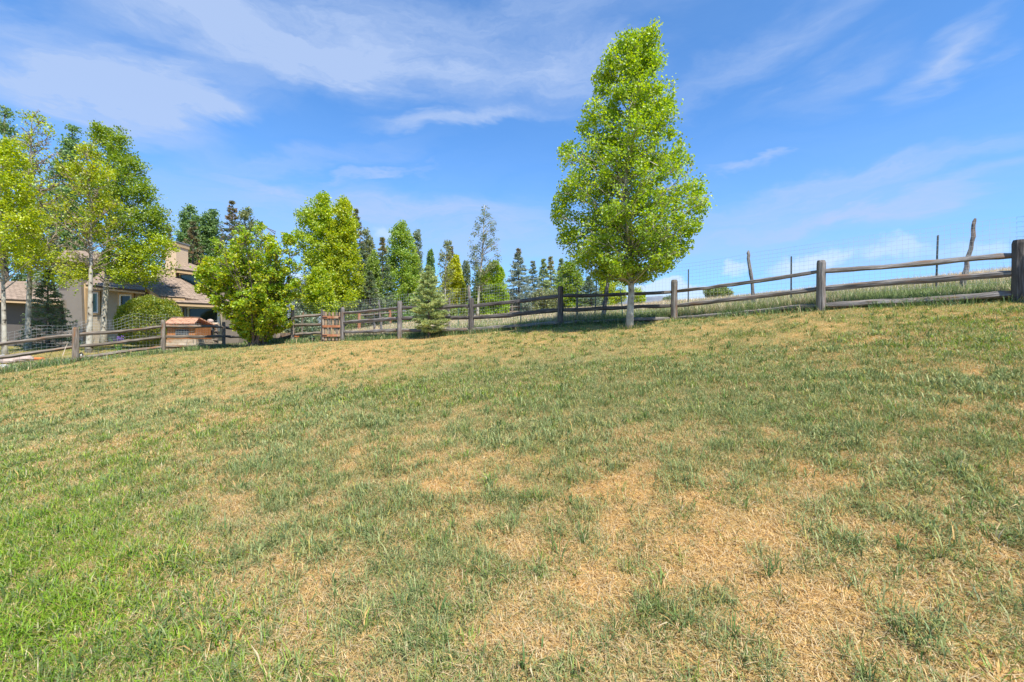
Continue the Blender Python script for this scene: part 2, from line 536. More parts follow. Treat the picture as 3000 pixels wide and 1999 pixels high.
for p in RIGHT+LEFT:
    ctrl.append(tuple(P(p[0], p[2], p[3])))
for px, py, Y in [(3150, 788, 22), (2968, 809, 22), (2570, 846, 24), (2417, 866, 26), (2100, 885, 30), (1980, 896, 32), (1700, 920, 40), (1450, 932, 40), (1350, 936, 34),
                  (1240, 946, 30), (1100, 962, 30), (1056, 970, 24), (950, 985, 30), (700, 1002, 28), (400, 1008, 25), (100, 1016, 25), (-200, 1020, 25), (262, 1032, 18.5), (10, 1036, 17),
                  (1800, 918, 50), (2100, 908, 60), (2500, 900, 60), (2950, 890, 60), (1450, 945, 70), (1000, 965, 70), (500, 985, 70), (0, 990, 60),
                  (2950, 950, 110), (2100, 950, 110), (1500, 965, 110), (800, 980, 110), (0, 995, 110)]:
    ctrl.append(tuple(P(px, py, Y)))
ctrl = np.array(ctrl)


def _phi(r2):
    return .5*r2*np.log(r2+1e-9)


_n = len(ctrl)
_K = _phi(((ctrl[:, None, :2]-ctrl[None, :, :2])**2).sum(-1))+np.eye(_n)*.6
_A = np.zeros((_n+3, _n+3)); _A[:_n, :_n] = _K; _A[:_n, _n] = 1; _A[:_n, _n+1:] = ctrl[:, :2]; _A[_n:, :_n] = _A[:_n, _n:].T
_w = np.linalg.solve(_A, np.concatenate([ctrl[:, 2], np.zeros(3)]))
GX0, GY0, GS = -130., -30., .5
_gx = np.arange(GX0, 130, GS); _gy = np.arange(GY0, 130, GS)
_XX, _YY = np.meshgrid(_gx, _gy, indexing='ij')
_G = np.empty(_XX.shape)
for _i in range(len(_gx)):
    d2 = (_XX[_i][:, None]-ctrl[None, :, 0])**2+(_YY[_i][:, None]-ctrl[None, :, 1])**2
    _G[_i] = _phi(d2)@_w[:_n]+_w[_n]+_w[_n+1]*_XX[_i]+_w[_n+2]*_YY[_i]
_G = np.clip(_G, -6, 7)


def gz(x, y):
    x = np.asarray(x, float); y = np.asarray(y, float)
    u = np.clip((x-GX0)/GS, 0, len(_gx)-1.001); v = np.clip((y-GY0)/GS, 0, len(_gy)-1.001)
    i = u.astype(int); j = v.astype(int); fu = u-i; fv = v-j
    z = (_G[i, j]*(1-fu)+_G[i+1, j]*fu)*(1-fv)+(_G[i, j+1]*(1-fu)+_G[i+1, j+1]*fu)*fv
    r = np.hypot(x, y)
    k = np.clip((r-70)/60, 0, 1); k = k*k*(3-2*k)
    z = z*(1-k)+.3*k
    near = np.clip(1-r/45, 0, 1)
    return z+near*(.05*(fbm(x*.9+3, y*.9, 3)-.5)+.035*(fbm(x*3.1, y*3.1+7, 2)-.5))


def on_ground(px, Y):
    x = (px-1500)/F*Y
    return np.array([x, Y, float(gz(x, Y))])


def hit(px, py):
    """where the sight line through a photo pixel meets the ground"""
    Y = np.arange(1.2, 60, .04)
    x = (px-1500)/F*Y
    d = CZ+(1000-py)/F*Y-gz(x, Y)
    i = int(np.argmax(d < 0)) if (d < 0).any() else len(Y)-1
    return x[i], Y[i]


_fl = [((p[0]-1500)/F, p[3]) for p in LEFT]+[((p[0]-1500)/F, p[3]) for p in RIGHT[::-1]]
_fu = np.array([-2.2, -1.6]+[a for a, _ in _fl]+[1.3, 2.4]); _fy = np.array([9.5, 11.0]+[b for _, b in _fl]+[7.8, 5.6])


def fence_y(u):
    return np.interp(u, _fu, _fy)


# how dry the lawn is, 0 green to 1 straw; spots measured on the ground
DRY = [(100, 1150, .46), (500, 1120, .54), (900, 1060, .78), (1050, 1045, .93), (1300, 1010, .58), (1600, 985, .52), (2000, 975, .46), (2400, 950, .48), (2800, 930, .48), (2950, 1000, .44),
       (30, 1230, .6), (250, 1230, .36), (600, 1180, .5), (700, 1240, .5), (950, 1150, .34), (1150, 1200, .16), (1400, 1100, .12), (1700, 1060, .2), (1700, 1150, .06), (2000, 1180, .06), (2300, 1120, .06),
       (2250, 1190, .14), (2700, 1050, .5), (2600, 1180, .42), (2900, 1150, .55), (1300, 1280, .45), (950, 1320, .5), (650, 1400, .38), (300, 1420, .45), (100, 1450, .5), (50, 1600, .12), (200, 1800, .15), (450, 1650, .7), (550, 1560, .5),
       (750, 1500, .35), (1050, 1460, .35), (1350, 1440, .95), (1500, 1380, .6), (1560, 1540, .4), (1750, 1500, .92), (2000, 1470, .92), (2150, 1300, .45), (2350, 1550, .85), (2300, 1400, .72), (2600, 1450, .75), (2830, 1500, .2), (2950, 1350, .45), (2500, 1720, .85),
       (2700, 1650, .82), (2950, 1700, .68), (900, 1700, .6), (700, 1850, .4), (1150, 1850, .35), (1450, 1650, .8), (1650, 1780, .88), (1350, 1930, .5), (1850, 1950, .6), (2150, 1750, .8), (2400, 1900, .8), (2750, 1900, .78), (500, 1980, .35)]
_dp = np.array([(*hit(a, b), c) for a, b, c in DRY])


def dryness(x, y):
    r = np.hypot(x, y)+.5
    num = 0; den = 0
    for (a, b, c) in _dp:
        s = .13*math.hypot(a, b)+.12
        w = 1/(((x-a)**2+(y-b)**2)/s**2+.25)**1.8
        num = num+w*c; den = den+w
    d = num/den
    return np.clip(d-.015+(fbm(x*1.5, y*1.5, 5)-.5)*.6+(fbm(x*6.5, y*6.5+40, 2)-.5)*.6+(fbm(x*17, y*17+11, 2)-.5)*.25, 0, 1)


def build_ground():
    az = np.concatenate([np.radians(np.arange(-62, 62.01, .4)), np.radians(np.arange(66, 297, 4))])
    rr = np.concatenate([[.15], np.geomspace(.4, 60, 230), np.geomspace(64, 9000, 50)])
    A, RR = np.meshgrid(az, rr)
    x = RR*np.sin(A); y = RR*np.cos(A); z = gz(x, y)
    k, n = A.shape
    i = np.arange(k-1)[:, None]*n; j = np.arange(n)[None]; j2 = (j+1) % n
    quads = np.stack([i+j, i+j2, i+n+j2, i+n+j], -1).reshape(-1, 4)
    u = x/np.maximum(y, .3)
    lawn = y < fence_y(u)
    D = dryness(x, y)[..., None]
    col = np.array([.25, .20, .095])*(1-D)+np.array([.47, .31, .12])*D
    n2 = fbm(x*.35, y*.35, 4)[..., None]
    field = np.array([.20, .19, .08])*(1-n2)+np.array([.42, .32, .19])*n2
    yard = np.array([.17, .20, .05])*(1-n2)+np.array([.36, .27, .12])*n2
    lf = np.clip((u+.45)/.1, 0, 1)[..., None]
    out = yard*(1-lf)+field*lf
    col = np.where(lawn[..., None], col, out)
    m = MB()
    v = np.stack([x, y, z], -1).reshape(-1, 3)
    m.add(np.vstack([v, [[0, 0, float(gz(0, 0))]]]), quads, [[k*n, b, a] for a, b in zip(range(n), list(range(1, n))+[0])], None, np.vstack([col.reshape(-1, 3), [.3, .25, .12]]))
    o = m.build('ground', M['ground'], smooth=True)
    tag(o, 'sloping ground of patchy lawn, field and yard', kind='structure')


build_ground()


def build_hills():
    prof = [(-600, 850), (200, 830), (700, 822), (880, 830), (1000, 856), (1300, 884), (1650, 884), (1890, 869), (1935, 868), (1985, 880), (2150, 884), (2600, 890), (3400, 880)]
    px = np.linspace(-600, 3400, 260)
    py = np.interp(px, *zip(*prof))+(fbm(px*.012, px*0+3, 4)-.5)*7
    rows = []
    for k, (f, Y) in enumerate([(0, 1150), (.45, 1250), (.8, 1330), (1, 1400), (.85, 1480), (0, 1700)]):
        x = (px-1500)/F*1400
        zt = CZ+(1000-py)/F*1400
        rows.append(np.stack([x*(Y/1400)**.2, Y+60*(fbm(px*.02, px*0+k*5, 3)-.5), -3+(zt+3)*f*(1+(.12*(fbm(px*.03, px*0+9*k, 3)-.5) if 0 < k < 3 else 0))], -1))
    v = np.array(rows); k, n = v.shape[:2]
    i = np.arange(k-1)[:, None]*n; j = np.arange(n-1)[None]
    m = MB()
    m.add(v.reshape(-1, 3), np.stack([i+j, i+j+1, i+n+j+1, i+n+j], -1).reshape(-1, 4))
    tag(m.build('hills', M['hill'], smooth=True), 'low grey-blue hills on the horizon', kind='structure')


build_hills()

# ---------------------------------------------------------------- grass
STRAW = np.array([(.65, .435, .18), (.73, .54, .27), (.53, .335, .13), (.60, .50, .31), (.69, .455, .17)])
GREEN = np.array([(.19, .25, .095), (.25, .30, .11), (.31, .35, .135), (.16, .22, .095), (.38, .385, .17)])
LUSH = np.array([(.15, .28, .02), (.20, .33, .025), (.27, .37, .035)])


def blades(m, x, y, ln, w, tilt, az, curl, col, seg=True, lift=0.0):
    z = gz(x, y)-.004+lift
    n = len(x)
    b = np.stack([x, y, z], -1)
    hx = np.stack([np.cos(az), np.sin(az), np.zeros(n)], -1)
    sx = np.stack([-np.sin(az), np.cos(az), np.zeros(n)], -1)
    # turn the blade a random amount about its length
    up = np.array([0, 0, 1.0])
    d0 = np.sin(tilt)[:, None]*hx+np.cos(tilt)[:, None]*up
    t1 = np.minimum(tilt+curl, 1.75)
    d1 = np.sin(t1)[:, None]*hx+np.cos(t1)[:, None]*up
    p1 = b+d0*(ln*.55)[:, None]
    p2 = p1+d1*(ln*.45)[:, None]
    ws = sx*w[:, None]
    if seg:
        v = np.stack([b-ws*.4, b+ws*.4, p1+ws*.5, p1-ws*.5, p2], 1).reshape(-1, 3)
        i = np.arange(n)[:, None]*5
        m.add(v, i+np.array([0, 1, 2, 3]), i+np.array([3, 2, 4]), None, np.repeat(col, 5, 0), np.zeros((n*5, 3)))
    else:
        v = np.stack([b-ws*.5, b+ws*.5, p1*.25+p2*.75], 1).reshape(-1, 3)
        i = np.arange(n)[:, None]*3
        m.add(v, None, i+np.array([0, 1, 2]), None, np.repeat(col, 3, 0), np.zeros((n*3, 3)))


def sample_lawn(n):
    """points on the lawn, thinning out with distance"""
    yy = np.linspace(1.2, 23, 600)
    w = yy*np.minimum(1, (3.4/yy))**1.25
    c = np.cumsum(w); c /= c[-1]
    Y = np.interp(rng.random(n), c, yy)
    u = rng.uniform(-1.32, 1.32, n)
    k = Y < fence_y(u)-.03
    p = np.stack([u[k]*Y[k], Y[k]], -1)
    return p[p[:, 1] < 8], p[p[:, 1] >= 8]


def lawn():
    m = MB()
    near, far = sample_lawn(1750000)
    for pts, isn in ((near, True), (far, False)):
        x, y = pts.T
        D = dryness(x, y)
        flow = fbm(x*.8+9, y*.8, 3)*9
        dist = np.hypot(x, y)
        ws = np.maximum(1, (dist/3.6))**.75
        # green blades gather in tufts, straw everywhere between
        tuft = fbm(x*6+30, y*6, 2)
        pg = np.clip((1-D)*(.98+.02*np.minimum(dist, 10))-.08+(tuft-.5)*1.0+.40*np.clip(-x-.75*y+.4, 0, 1)*np.clip(1.6-y/3.4, 0, 1), .02, .86)
        g = rng.random(len(x)) < pg
        # --- straw
        k = ~g
        n = k.sum()
        c = STRAW[rng.integers(0, len(STRAW), n)]*rng.uniform(.72, 1.22, (n, 1))
        grey = np.clip(1-D[k], 0, 1)[:, None]*.45
        c = c*(1-grey)+np.array([.38, .36, .2])*grey
        blades(m, x[k], y[k], rng.uniform(.03, .075, n)*np.where(D[k] > .6, .9, 1.0), rng.uniform(.0016, .0034, n)*ws[k],
               rng.uniform(.75, 1.5, n), flow[k]+rng.normal(0, 2.4, n), rng.uniform(.1, .7, n), c, isn, rng.uniform(0, .012, n))
        # --- green
        n = g.sum(); xg, yg = x[g], y[g]
        lush = np.clip((fbm(xg*.5, yg*.5+70, 2)-.5)*1.2+np.clip((-xg-.70*yg+.5), -1, 1.4)*1.1*np.clip(1.8-yg/3.4, 0, 1), 0, 1)
        pick = rng.random(n) < lush*.75
        c = np.where(pick[:, None], LUSH[rng.integers(0, 3, n)], GREEN[rng.integers(0, 5, n)])*rng.uniform(.75, 1.3, (n, 1))
        yel = rng.random(n) < .10
        c[yel] = np.array([.42, .36, .10])*rng.uniform(.8, 1.2, (yel.sum(), 1))
        tall = np.clip((tuft[g]-.45)*3, 0, 1)
        coarse = (rng.random(n) < np.clip((fbm(xg*1.1+50, yg*1.1, 2)-.5)*3, 0, .4))
        ln = rng.uniform(.035, .075, n)*(1+.7*tall)*np.where(coarse, 1.35, 1)
        blades(m, xg, yg, ln, rng.uniform(.0022, .0042, n)*np.where(coarse, 1.7, 1)*ws[g],
               rng.uniform(.2, 1.3, n), flow[g]+rng.normal(0, 2.2, n), rng.uniform(.2, 1.1, n), c, isn)
    # separate taller tufts
    nt = 5200
    Y = rng.uniform(1.5, 13.5, nt); u = rng.uniform(-1.28, 1.28, nt)
    k = (Y < fence_y(u)-.2); Y = Y[k]; X = u[k]*Y
    D = dryness(X, Y); k = rng.random(len(X)) < np.clip(1.15-D*1.05, .05, 1)*.8; X, Y = X[k], Y[k]
    q = 30
    broad = rng.random(len(X)) < np.clip(.25+.35*(fbm(X*.9+8, Y*.9, 2) > .55), 0, 1)
    r = rng.exponential(.030, (len(X), q))*rng.uniform(.6, 1.9, (len(X), 1)); a = rng.uniform(0, 6.28, (len(X), q))
    x = (X[:, None]+r*np.cos(a)).ravel(); y = (Y[:, None]+r*np.sin(a)).ravel()
    n = len(x); bb = np.repeat(broad, q)
    pal = np.array([(.10, .165, .05), (.125, .19, .055), (.16, .235, .06), (.13, .19, .055), (.22, .29, .06)])
    base = np.repeat(pal[rng.integers(0, 5, len(X))], q, 0)
    c = base*rng.uniform(.75, 1.4, (n, 1))
    dead = rng.random(n) < .12
    c[dead] = STRAW[rng.integers(0, 5, dead.sum())]
    keep = rng.random(n) < np.where(bb, .45, 1)
    ws = np.maximum(1, y/3.6)**.7
    ln = rng.uniform(.045, .115, n)*np.where(bb, 1.25, 1)*np.repeat(rng.uniform(.7, 1.25, len(X)), q)
    w = rng.uniform(.0024, .0044, n)*np.where(bb, 1.9, 1)*ws
    blades(m, x[keep], y[keep], ln[keep], w[keep], rng.uniform(.05, 1.1, n)[keep], (a.ravel()+rng.normal(0, .6, n))[keep], rng.uniform(.3, 1.3, n)[keep], c[keep])
    # broken bits of pale thatch lying flat
    nb = 26000
    Y = 1.4+rng.random(nb)**1.2*7; u = rng.uniform(-1.3, 1.3, nb); X = u*Y
    blades(m, X, Y, rng.uniform(.03, .10, nb), rng.uniform(.0016, .0036, nb), rng.uniform(1.3, 1.65, nb), rng.uniform(0, 6.28, nb), rng.uniform(-.3, .3, nb),
           np.array([.66, .52, .30])*rng.uniform(.55, 1.2, (nb, 1)), True, rng.uniform(.008, .03, nb))
    tag(m.build('grass', M['grass']), 'patchy green and straw coloured lawn grass', kind='stuff')


def tall_grass():
    # field beyond the fence
    m = MB()
    n = 190000
    t = rng.random(n)
    u = rng.uniform(-.42, 1.4, n)
    f = fence_y(u)+.05
    Y = f+(t**1.7)*np.where(u > .3, 22, 26)
    x = u*Y; y = Y
    s = fbm(x*.6, y*.6+20, 3); far = np.clip((Y-f)/9, 0, 1)
    nearf = np.exp(-(Y-f)/.5)
    pd = np.clip(.34+.45*far+(s-.5)*1.6-.22*nearf, .03, .95)
    dry = rng.random(n) < pd
    c = np.where(dry[:, None], np.array([(.62, .50, .33), (.55, .42, .25), (.70, .60, .44)])[rng.integers(0, 3, n)],
                 np.array([(.19, .26, .09), (.25, .32, .10), (.17, .23, .10), (.30, .36, .16)])[rng.integers(0, 4, n)])*rng.uniform(.75, 1.25, (n, 1))
    ln = rng.uniform(.16, .42, n)*(.75+.6*s)*np.where(dry, 1.1, 1.0)*(1-.35*far)*np.where(u < .1, .8, 1)
    w = rng.uniform(.004, .008, n)*np.maximum(1, Y/11)
    blades(m, x, y, ln, w, rng.uniform(.02, .5, n), rng.uniform(0, 6.28, n), rng.uniform(.1, .9, n), c)
    tag(m.build('field_grass', M['grass']), 'tall pale and green grass in the field beyond the rails', kind='stuff')
    # rough edge along the fence line
    m = MB()
    pts = [P(p[0], p[2], p[3]) for p in LEFT+RIGHT[::-1]]
    for a, b in zip(pts[:-1], pts[1:]):
        d = b-a; L = math.hypot(d[0], d[1])
        nn = np.array([-d[1], d[0], 0])/L
        left = (a[0] < -8)
        n = int(L*(1500 if left else 1700))
        t = rng.random(n); off = rng.normal(-.12 if left else .12, .26 if left else .14, n)
        x = a[0]+d[0]*t+nn[0]*off; y = a[1]+d[1]*t+nn[1]*off
        gate = (x > -7.75) & (x < -6.6) & (y < 18.6)
        dens = fbm(x*1.4, y*1.4, 3)
        k = (rng.random(n) < np.clip((dens-.3)*3, .1, 1)) & ~gate
        x, y, n = x[k], y[k], int(k.sum())
        dry = rng.random(n) < (.16 if left else .1)
        c = np.where(dry[:, None], np.array([.60, .48, .26]), np.array([(.14, .22, .08), (.17, .27, .09), (.22, .32, .10), (.16, .23, .14)])[rng.integers(0, 4, n)])*rng.uniform(.75, 1.3, (n, 1))
        ln = rng.uniform(.08, .30, n)*(.5+dens[k])*(1.0 if left else .85)
        blades(m, x, y, ln, rng.uniform(.004, .009, n)*(1.5 if left else 1.2), rng.uniform(.05, .9, n), rng.uniform(0, 6.28, n), rng.uniform(.2, 1.0, n), c)
    feet = [(P(p[0], p[2], p[3]), 60, .13) for p in LEFT+RIGHT]+[(on_ground(1843, 11.6), 260, .26), (on_ground(757, 17.95), 200, .45), (on_ground(1258, 14.95), 160, .3)]
    for c0, n, rad in feet:
        a = rng.uniform(0, 6.28, n); r = rad*(.35+rng.random(n)*.9)
        dry = rng.random(n) < .3
        c = np.where(dry[:, None], np.array([.60, .48, .26]), np.array([(.14, .22, .07), (.19, .29, .08)])[rng.integers(0, 2, n)])*rng.uniform(.7, 1.3, (n, 1))
        blades(m, c0[0]+r*np.cos(a), c0[1]+r*np.sin(a), rng.uniform(.06, .2, n), rng.uniform(.005, .009, n), rng.uniform(.05, .8, n), a+rng.normal(0, .6, n), rng.uniform(.2, 1, n), c)
    tag(m.build('fence_line_weeds', M['grass']), 'uncut green weeds growing along the foot of the fence', kind='stuff')
    # yard on the house side
    m = MB()
    n = 60000
    u = rng.uniform(-1.35, -.42, n)
    Y = fence_y(u)+.1+rng.random(n)**1.3*9
    x = u*Y
    s = fbm(x*.7, Y*.7, 3)
    dry = rng.random(n) < np.clip((s-.42)*3, .05, .8)
    c = np.where(dry[:, None], np.array([.52, .38, .16]), np.array([(.17, .25, .05), (.23, .29, .06), (.13, .20, .05)])[rng.integers(0, 3, n)])*rng.uniform(.75, 1.25, (n, 1))
    blades(m, x, Y, rng.uniform(.05, .12, n), rng.uniform(.006, .012, n), rng.uniform(.1, 1, n), rng.uniform(0, 6.28, n), rng.uniform(.2, .8, n), c, False)
    tag(m.build('yard_grass', M['grass']), 'short yellow green lawn in the yard of the house', kind='stuff')


lawn()
tall_grass()

# ---------------------------------------------------------------- fences
def bumpy(a, b, n=9, amp=.02, seed=0):
    g = np.random.default_rng(seed)
    t = np.linspace(0, 1, n)[:, None]
    p = a*(1-t)+b*t
    off = np.cumsum(g.normal(0, 1, (n, 3)), 0); off -= off[0]*(1-t)+off[-1]*t
    return p+off*amp*np.array([.4, .4, 1])


def make_post(root, spec, mname, width, seed, name='post', lean=0.0):
    px, pt, pb, Y = spec[:4]
    top = P(px, pt, Y); bot = P(px, pb, Y); bot[2] -= .25
    top[0] += lean
    m = MB()
    h = top[2]-bot[2]
    zs = np.array([0, .25, .5, .75, .955, 1.0]); r = width/2*np.array([1.05, 1.04, 1.0, .98, .97, .80])
    m.tube(bot+(top-bot)*zs[:, None], r, 8, True, .13, sq=True, seed=seed, ang=.39)
    return m.build(name, M[mname], root, origin=[bot[0], bot[1], bot[2]+.25])


def make_rail(root, a, b, mname, th, seed, name='rail'):
    m = MB()
    d = (b-a)/np.linalg.norm(b-a)
    p = bumpy(a-d*.06, b+d*.06, 12, .0075, seed)
    g = np.random.default_rng(seed+99)
    r = th*(1+.16*(g.random(12)-.5)); r[0] *= .75; r[-1] *= .7
    m.tube(p, r, 7, True, .30, seed=seed, flat=1.12)
    return m.build(name, M[mname], root, origin=a)


def mesh_panel(m, path, gfun, h, cell_x, cell_z, w, wave=0.0, seed=0, h0=.03):
    """welded wire between points of a path standing on the ground"""
    path = np.asarray(path)
    seg = np.linalg.norm(np.diff(path, axis=0), axis=1); L = np.concatenate([[0], np.cumsum(seg)])
    s = np.arange(0, L[-1], cell_x)
    x = np.interp(s, L, path[:, 0]); y = np.interp(s, L, path[:, 1])
    z0 = gfun(x, y)+h0
    hh = h(s/L[-1]) if callable(h) else np.full(len(s), h)
    wob = wave*(fbm(s*.8+seed, s*0+seed, 3)-.5)
    nz = int(round(float(np.max(hh))/cell_z))
    zf = np.linspace(0, 1, nz+1)
    # verticals
    for i in range(len(s)):
        a = np.array([x[i], y[i], z0[i]]); b = np.array([x[i]+wob[i]*.5, y[i]+wob[i], z0[i]+hh[i]])
        m.tube(np.array([a, b]), w, 3, False)
    for f in zf:
        p = np.stack([x+wob*.5*f, y+wob*f, z0+hh*f], -1)
        p[:, 2] += .012*(fbm(s*1.7+f*40, s*0+f*13+seed, 2)-.5)
        m.tube(p, w*1.1, 3, False)


def fences():
    # ---- the run up the slope
    root = thing('split_rail_fence', 'dark weathered three-rail split rail fence climbing the slope behind the round-crowned aspen', 'fence', P(1976, 938, 12.87))
    widths = [.205, .165, .175, .165, .165, .165, .15]
    for i, p in enumerate(RIGHT):
        make_post(root, p, 'rail_dark' if i in (0, 3, 4) else 'rail', widths[i], 40+i)
    for i in range(len(RIGHT)-1):
        A, B = RIGHT[i], RIGHT[i+1]
        for k in range(3):
            a = P(A[0], A[4][k], A[3]); b = P(B[0], B[4][k], B[3])
            a[1] += .03; b[1] += .03
            make_rail(root, a, b, 'rail_dark' if i in (2, 3, 4) and k < 2 else 'rail', .053 if k else .050, 100+i*3+k)
    # last post's continuation outside the frame
    ext = (3500, 610, 830, 6.6, (660, 735, 805))
    make_post(root, ext, 'rail', .2, 60)
    for k in range(3):
        make_rail(root, P(ext[0], ext[4][k], ext[3]), P(2987, RIGHT[0][4][k], 8.43), 'rail', .056, 150+k)
    # ---- the run past the house
    root2 = thing('split_rail_fence', 'brown split rail fence lined with welded wire running past the house to the picket gate', 'fence', P(478, 1038, 17.0))
    lw = [.15, .165, .16, .13, .12, .13, .075]
    for i, p in enumerate(LEFT):
        make_post(root2, p, 'old' if i in (1, 2, 3, 5) else 'rail_dark', lw[i], 70+i)
    for i in range(len(LEFT)-1):
        A, B = LEFT[i], LEFT[i+1]
        for k in range(3):
            a = P(A[0], A[4][k], A[3]); b = P(B[0], B[4][k], B[3])
            a[1] += .03; b[1] += .03
            make_rail(root2, a, b, 'rail_dark' if i in (3, 4) else 'old', .050, 200+i*3+k)
    m = MB()
    pts = np.array([P(p[0], p[2], p[3])+np.array([0, .10, 0]) for p in LEFT[:4]])
    mesh_panel(m, pts[:, :2], gz, lambda t: 1.18+.28*np.exp(-((t-.58)/.16)**2)+.05*np.sin(t*40), .115, .11, .0018, .10, 3)
    m.build('wire_mesh', M['wire'], root2, origin=pts[0])
    # ---- tall wire fence behind the rails on the slope
    root3 = thing('wire_fence', 'tall welded wire fence on crooked poles and steel posts just behind the dark rails', 'fence', P(2318, 885, 11.8))
    pth = [(3450, 7.3), (2987, 9.35), (2406, 11.2), (1976, 13.75), (1642, 14.2), (1381, 15.9), (1171, 16.9), (1004, 19.0), (857, 19.3)]
    pp = np.array([((a-1500)/F*b, b) for a, b in pth])
    m = MB()
    mesh_panel(m, pp[:8], gz, 1.52, .10, .102, .0021, .06, 9)
    m.build('wire_mesh', M['wire'], root3, origin=[pp[2][0], pp[2][1], float(gz(*pp[2]))])
    m = MB()
    mesh_panel(m, pp[7:], gz, 1.55, .085, .09, .0022, .06, 12)
    m.build('wire_mesh', M['tpost'], root3, origin=[pp[8][0], pp[8][1], float(gz(*pp[8]))])
    px_of = np.array([a for a, _ in pth])[::-1]; y_of = np.array([b for _, b in pth])[::-1]
    # steel posts: px at the foot, px at the top, py of the top
    for i, (pb, ptx, pt) in enumerate([(2318, 2319, 752), (2742, 2749, 690), (2016, 2017, 790), (1741, 1748, 818), (1828, 1817, 845), (1525, 1527, 872), (1340, 1346, 872), (1096, 1096, 900)]):
        Y = float(np.interp(pb, px_of, y_of))+.06
        a = on_ground(pb, Y); a[2] -= .2
        b = P(ptx, pt, Y)
        m = MB()
        m.tube(np.array([a, a*.5+b*.5, b]), .017, 4, True)
        e = np.array([.0, .026, 0])
        m.tube(np.array([a+e, b+e]), .010, 4, True)
        m.build('steel_post', M['tpost' if i in (4, 5, 6) else 'tpost_grey'], root3, origin=a)
    for i, (pts, w) in enumerate([([(2205, 915), (2207, 880), (2203, 830), (2197, 790), (2191, 752), (2193, 735)], .046), ([(2818, 866), (2822, 820), (2834, 775), (2841, 740), (2848, 700), (2853, 658), (2857, 641)], .043),
                                  ([(1763, 937), (1770, 912), (1776, 870), (1780, 838), (1782, 798)], .058), ([(1376, 975), (1376, 900), (1374, 836)], .055), ([(1120, 990), (1116, 950), (1112, 925), (1110, 880)], .045),
                                  ([(1690, 940), (1691, 900), (1691, 845)], .032), ([(1099, 990), (1096, 945)], .04), ([(1312, 985), (1314, 930), (1316, 872)], .04)]):
        Y = float(np.interp(pts[0][0], px_of, y_of))+.12
        q = np.array([P(a, b, Y) for a, b in pts])
        q[0, 2] = min(q[0, 2], float(gz(q[0, 0], q[0, 1])))-.15
        t = np.linspace(0, len(q)-1, 14)
        qq = np.stack([np.interp(t, np.arange(len(q)), q[:, c]) for c in range(3)], -1)
        g = np.random.default_rng(300+i)
        qq[1:-1] += g.normal(0, .008, (12, 3))
        rad = w*(1.12-.35*np.linspace(0, 1, 14))*(1+.35*(g.random(14) > .8)*np.linspace(.6, 1, 14)); rad[-1] *= .45
        m = MB()
        m.tube(qq, rad, 7, True, .25, seed=300+i)
        m.build('wooden_pole', M['rail'], root3, origin=q[0])
    # ---- far two-rail fence across the field
    root4 = thing('split_rail_fence', 'low distant two-rail fence crossing the dry field in front of the tree line', 'fence', P(1296, 932, 31))
    far = [(1052, 970, 24.0), (1142, 954, 27.0), (1215, 946, 29.5), (1297, 938, 32.0), (1378, 931, 34.5), (1446, 927, 36.5), (1500, 923, 38.5), (1560, 919, 40.5), (1630, 915, 43)]
    gp = [on_ground(a, Y) for a, b, Y in far]
    for i, p in enumerate(gp):
        m = MB()
        m.tube(p+np.array([[0, 0, -.2], [0, 0, .5], [0, 0, 1.0]]), [.09, .085, .07], 6, True, .15, sq=True, seed=400+i)
        m.build('post', M['red' if i < 3 else 'old'], root4, origin=p)
        if i:
            for k, h in enumerate((.82, .42)):
                make_rail(root4, gp[i-1]+np.array([0, 0, h]), p+np.array([0, 0, h]), 'old', .05, 430+i*2+k)


def gate():
    Y = 18.15
    x0, x1 = P(946, 0, Y)[0], P(999, 0, Y)[0]
    c = on_ground((946+999)/2, Y)
    root = thing('picket_gate', 'reddish brown picket gate with round topped boards and three cross rails', 'gate', c)
    zt, zb = P(0, 915, Y)[2], P(0, 1000, Y)[2]
    w = (x1-x0)
    cx = [.055, .17, .36, .56, .76, .93]
    for i, f in enumerate(cx):
        m = MB()
        ww = w*.115 if i not in (0, 5) else w*.10
        top = zt+(.04 if i == 0 else 0)
        xx = x0+w*f
        arc = [(xx+ww/2*math.cos(a), Y, top-ww*.45+ww*.45*math.sin(a)) for a in np.linspace(0, math.pi, 7)]
        m.prism([(xx-ww/2, Y, zb+.02), (xx+ww/2, Y, zb+.02)]+arc, (0, .022, 0))
        m.build('picket', M['plank' if i % 2 else 'old'], root, origin=[xx, Y, zb])
    for pt in (930.5, 957, 983.5):
        m = MB()
        z = P(0, pt, Y)[2]
        m.box(((x0+x1)/2, Y-.024, z), (w*1.0, .042, .088))
        m.build('cross_rail', M['red'], root, origin=[(x0+x1)/2, Y, z])
    m = MB()
    m.box((x0+.012, Y-.012, (zt+zb)/2-.05), (.03, .02, (zt-zb)*.80))
    m.build('edge_strip', M['pale'], root, origin=[x0, Y, zb])
    m = MB(); m.box((x0+.10, Y-.052, P(0, 930.5, Y)[2]), (.2, .008, .03)); m.build('hinge', M['black'], root)
    m = MB(); m.box((x0+.09, Y-.052, P(0, 983.5, Y)[2]), (.18, .008, .03)); m.build('hinge', M['black'], root)
    m = MB(); m.box((x1-.03, Y-.055, P(0, 930.5, Y)[2]), (.10, .012, .035)); m.build('latch', M['black'], root)


fences()
gate()

# ---------------------------------------------------------------- trees
def prof_at(prof, py):
    a = np.array(prof, float)
    return np.interp(py, a[:, 0], a[:, 1]), np.interp(py, a[:, 0], a[:, 2])


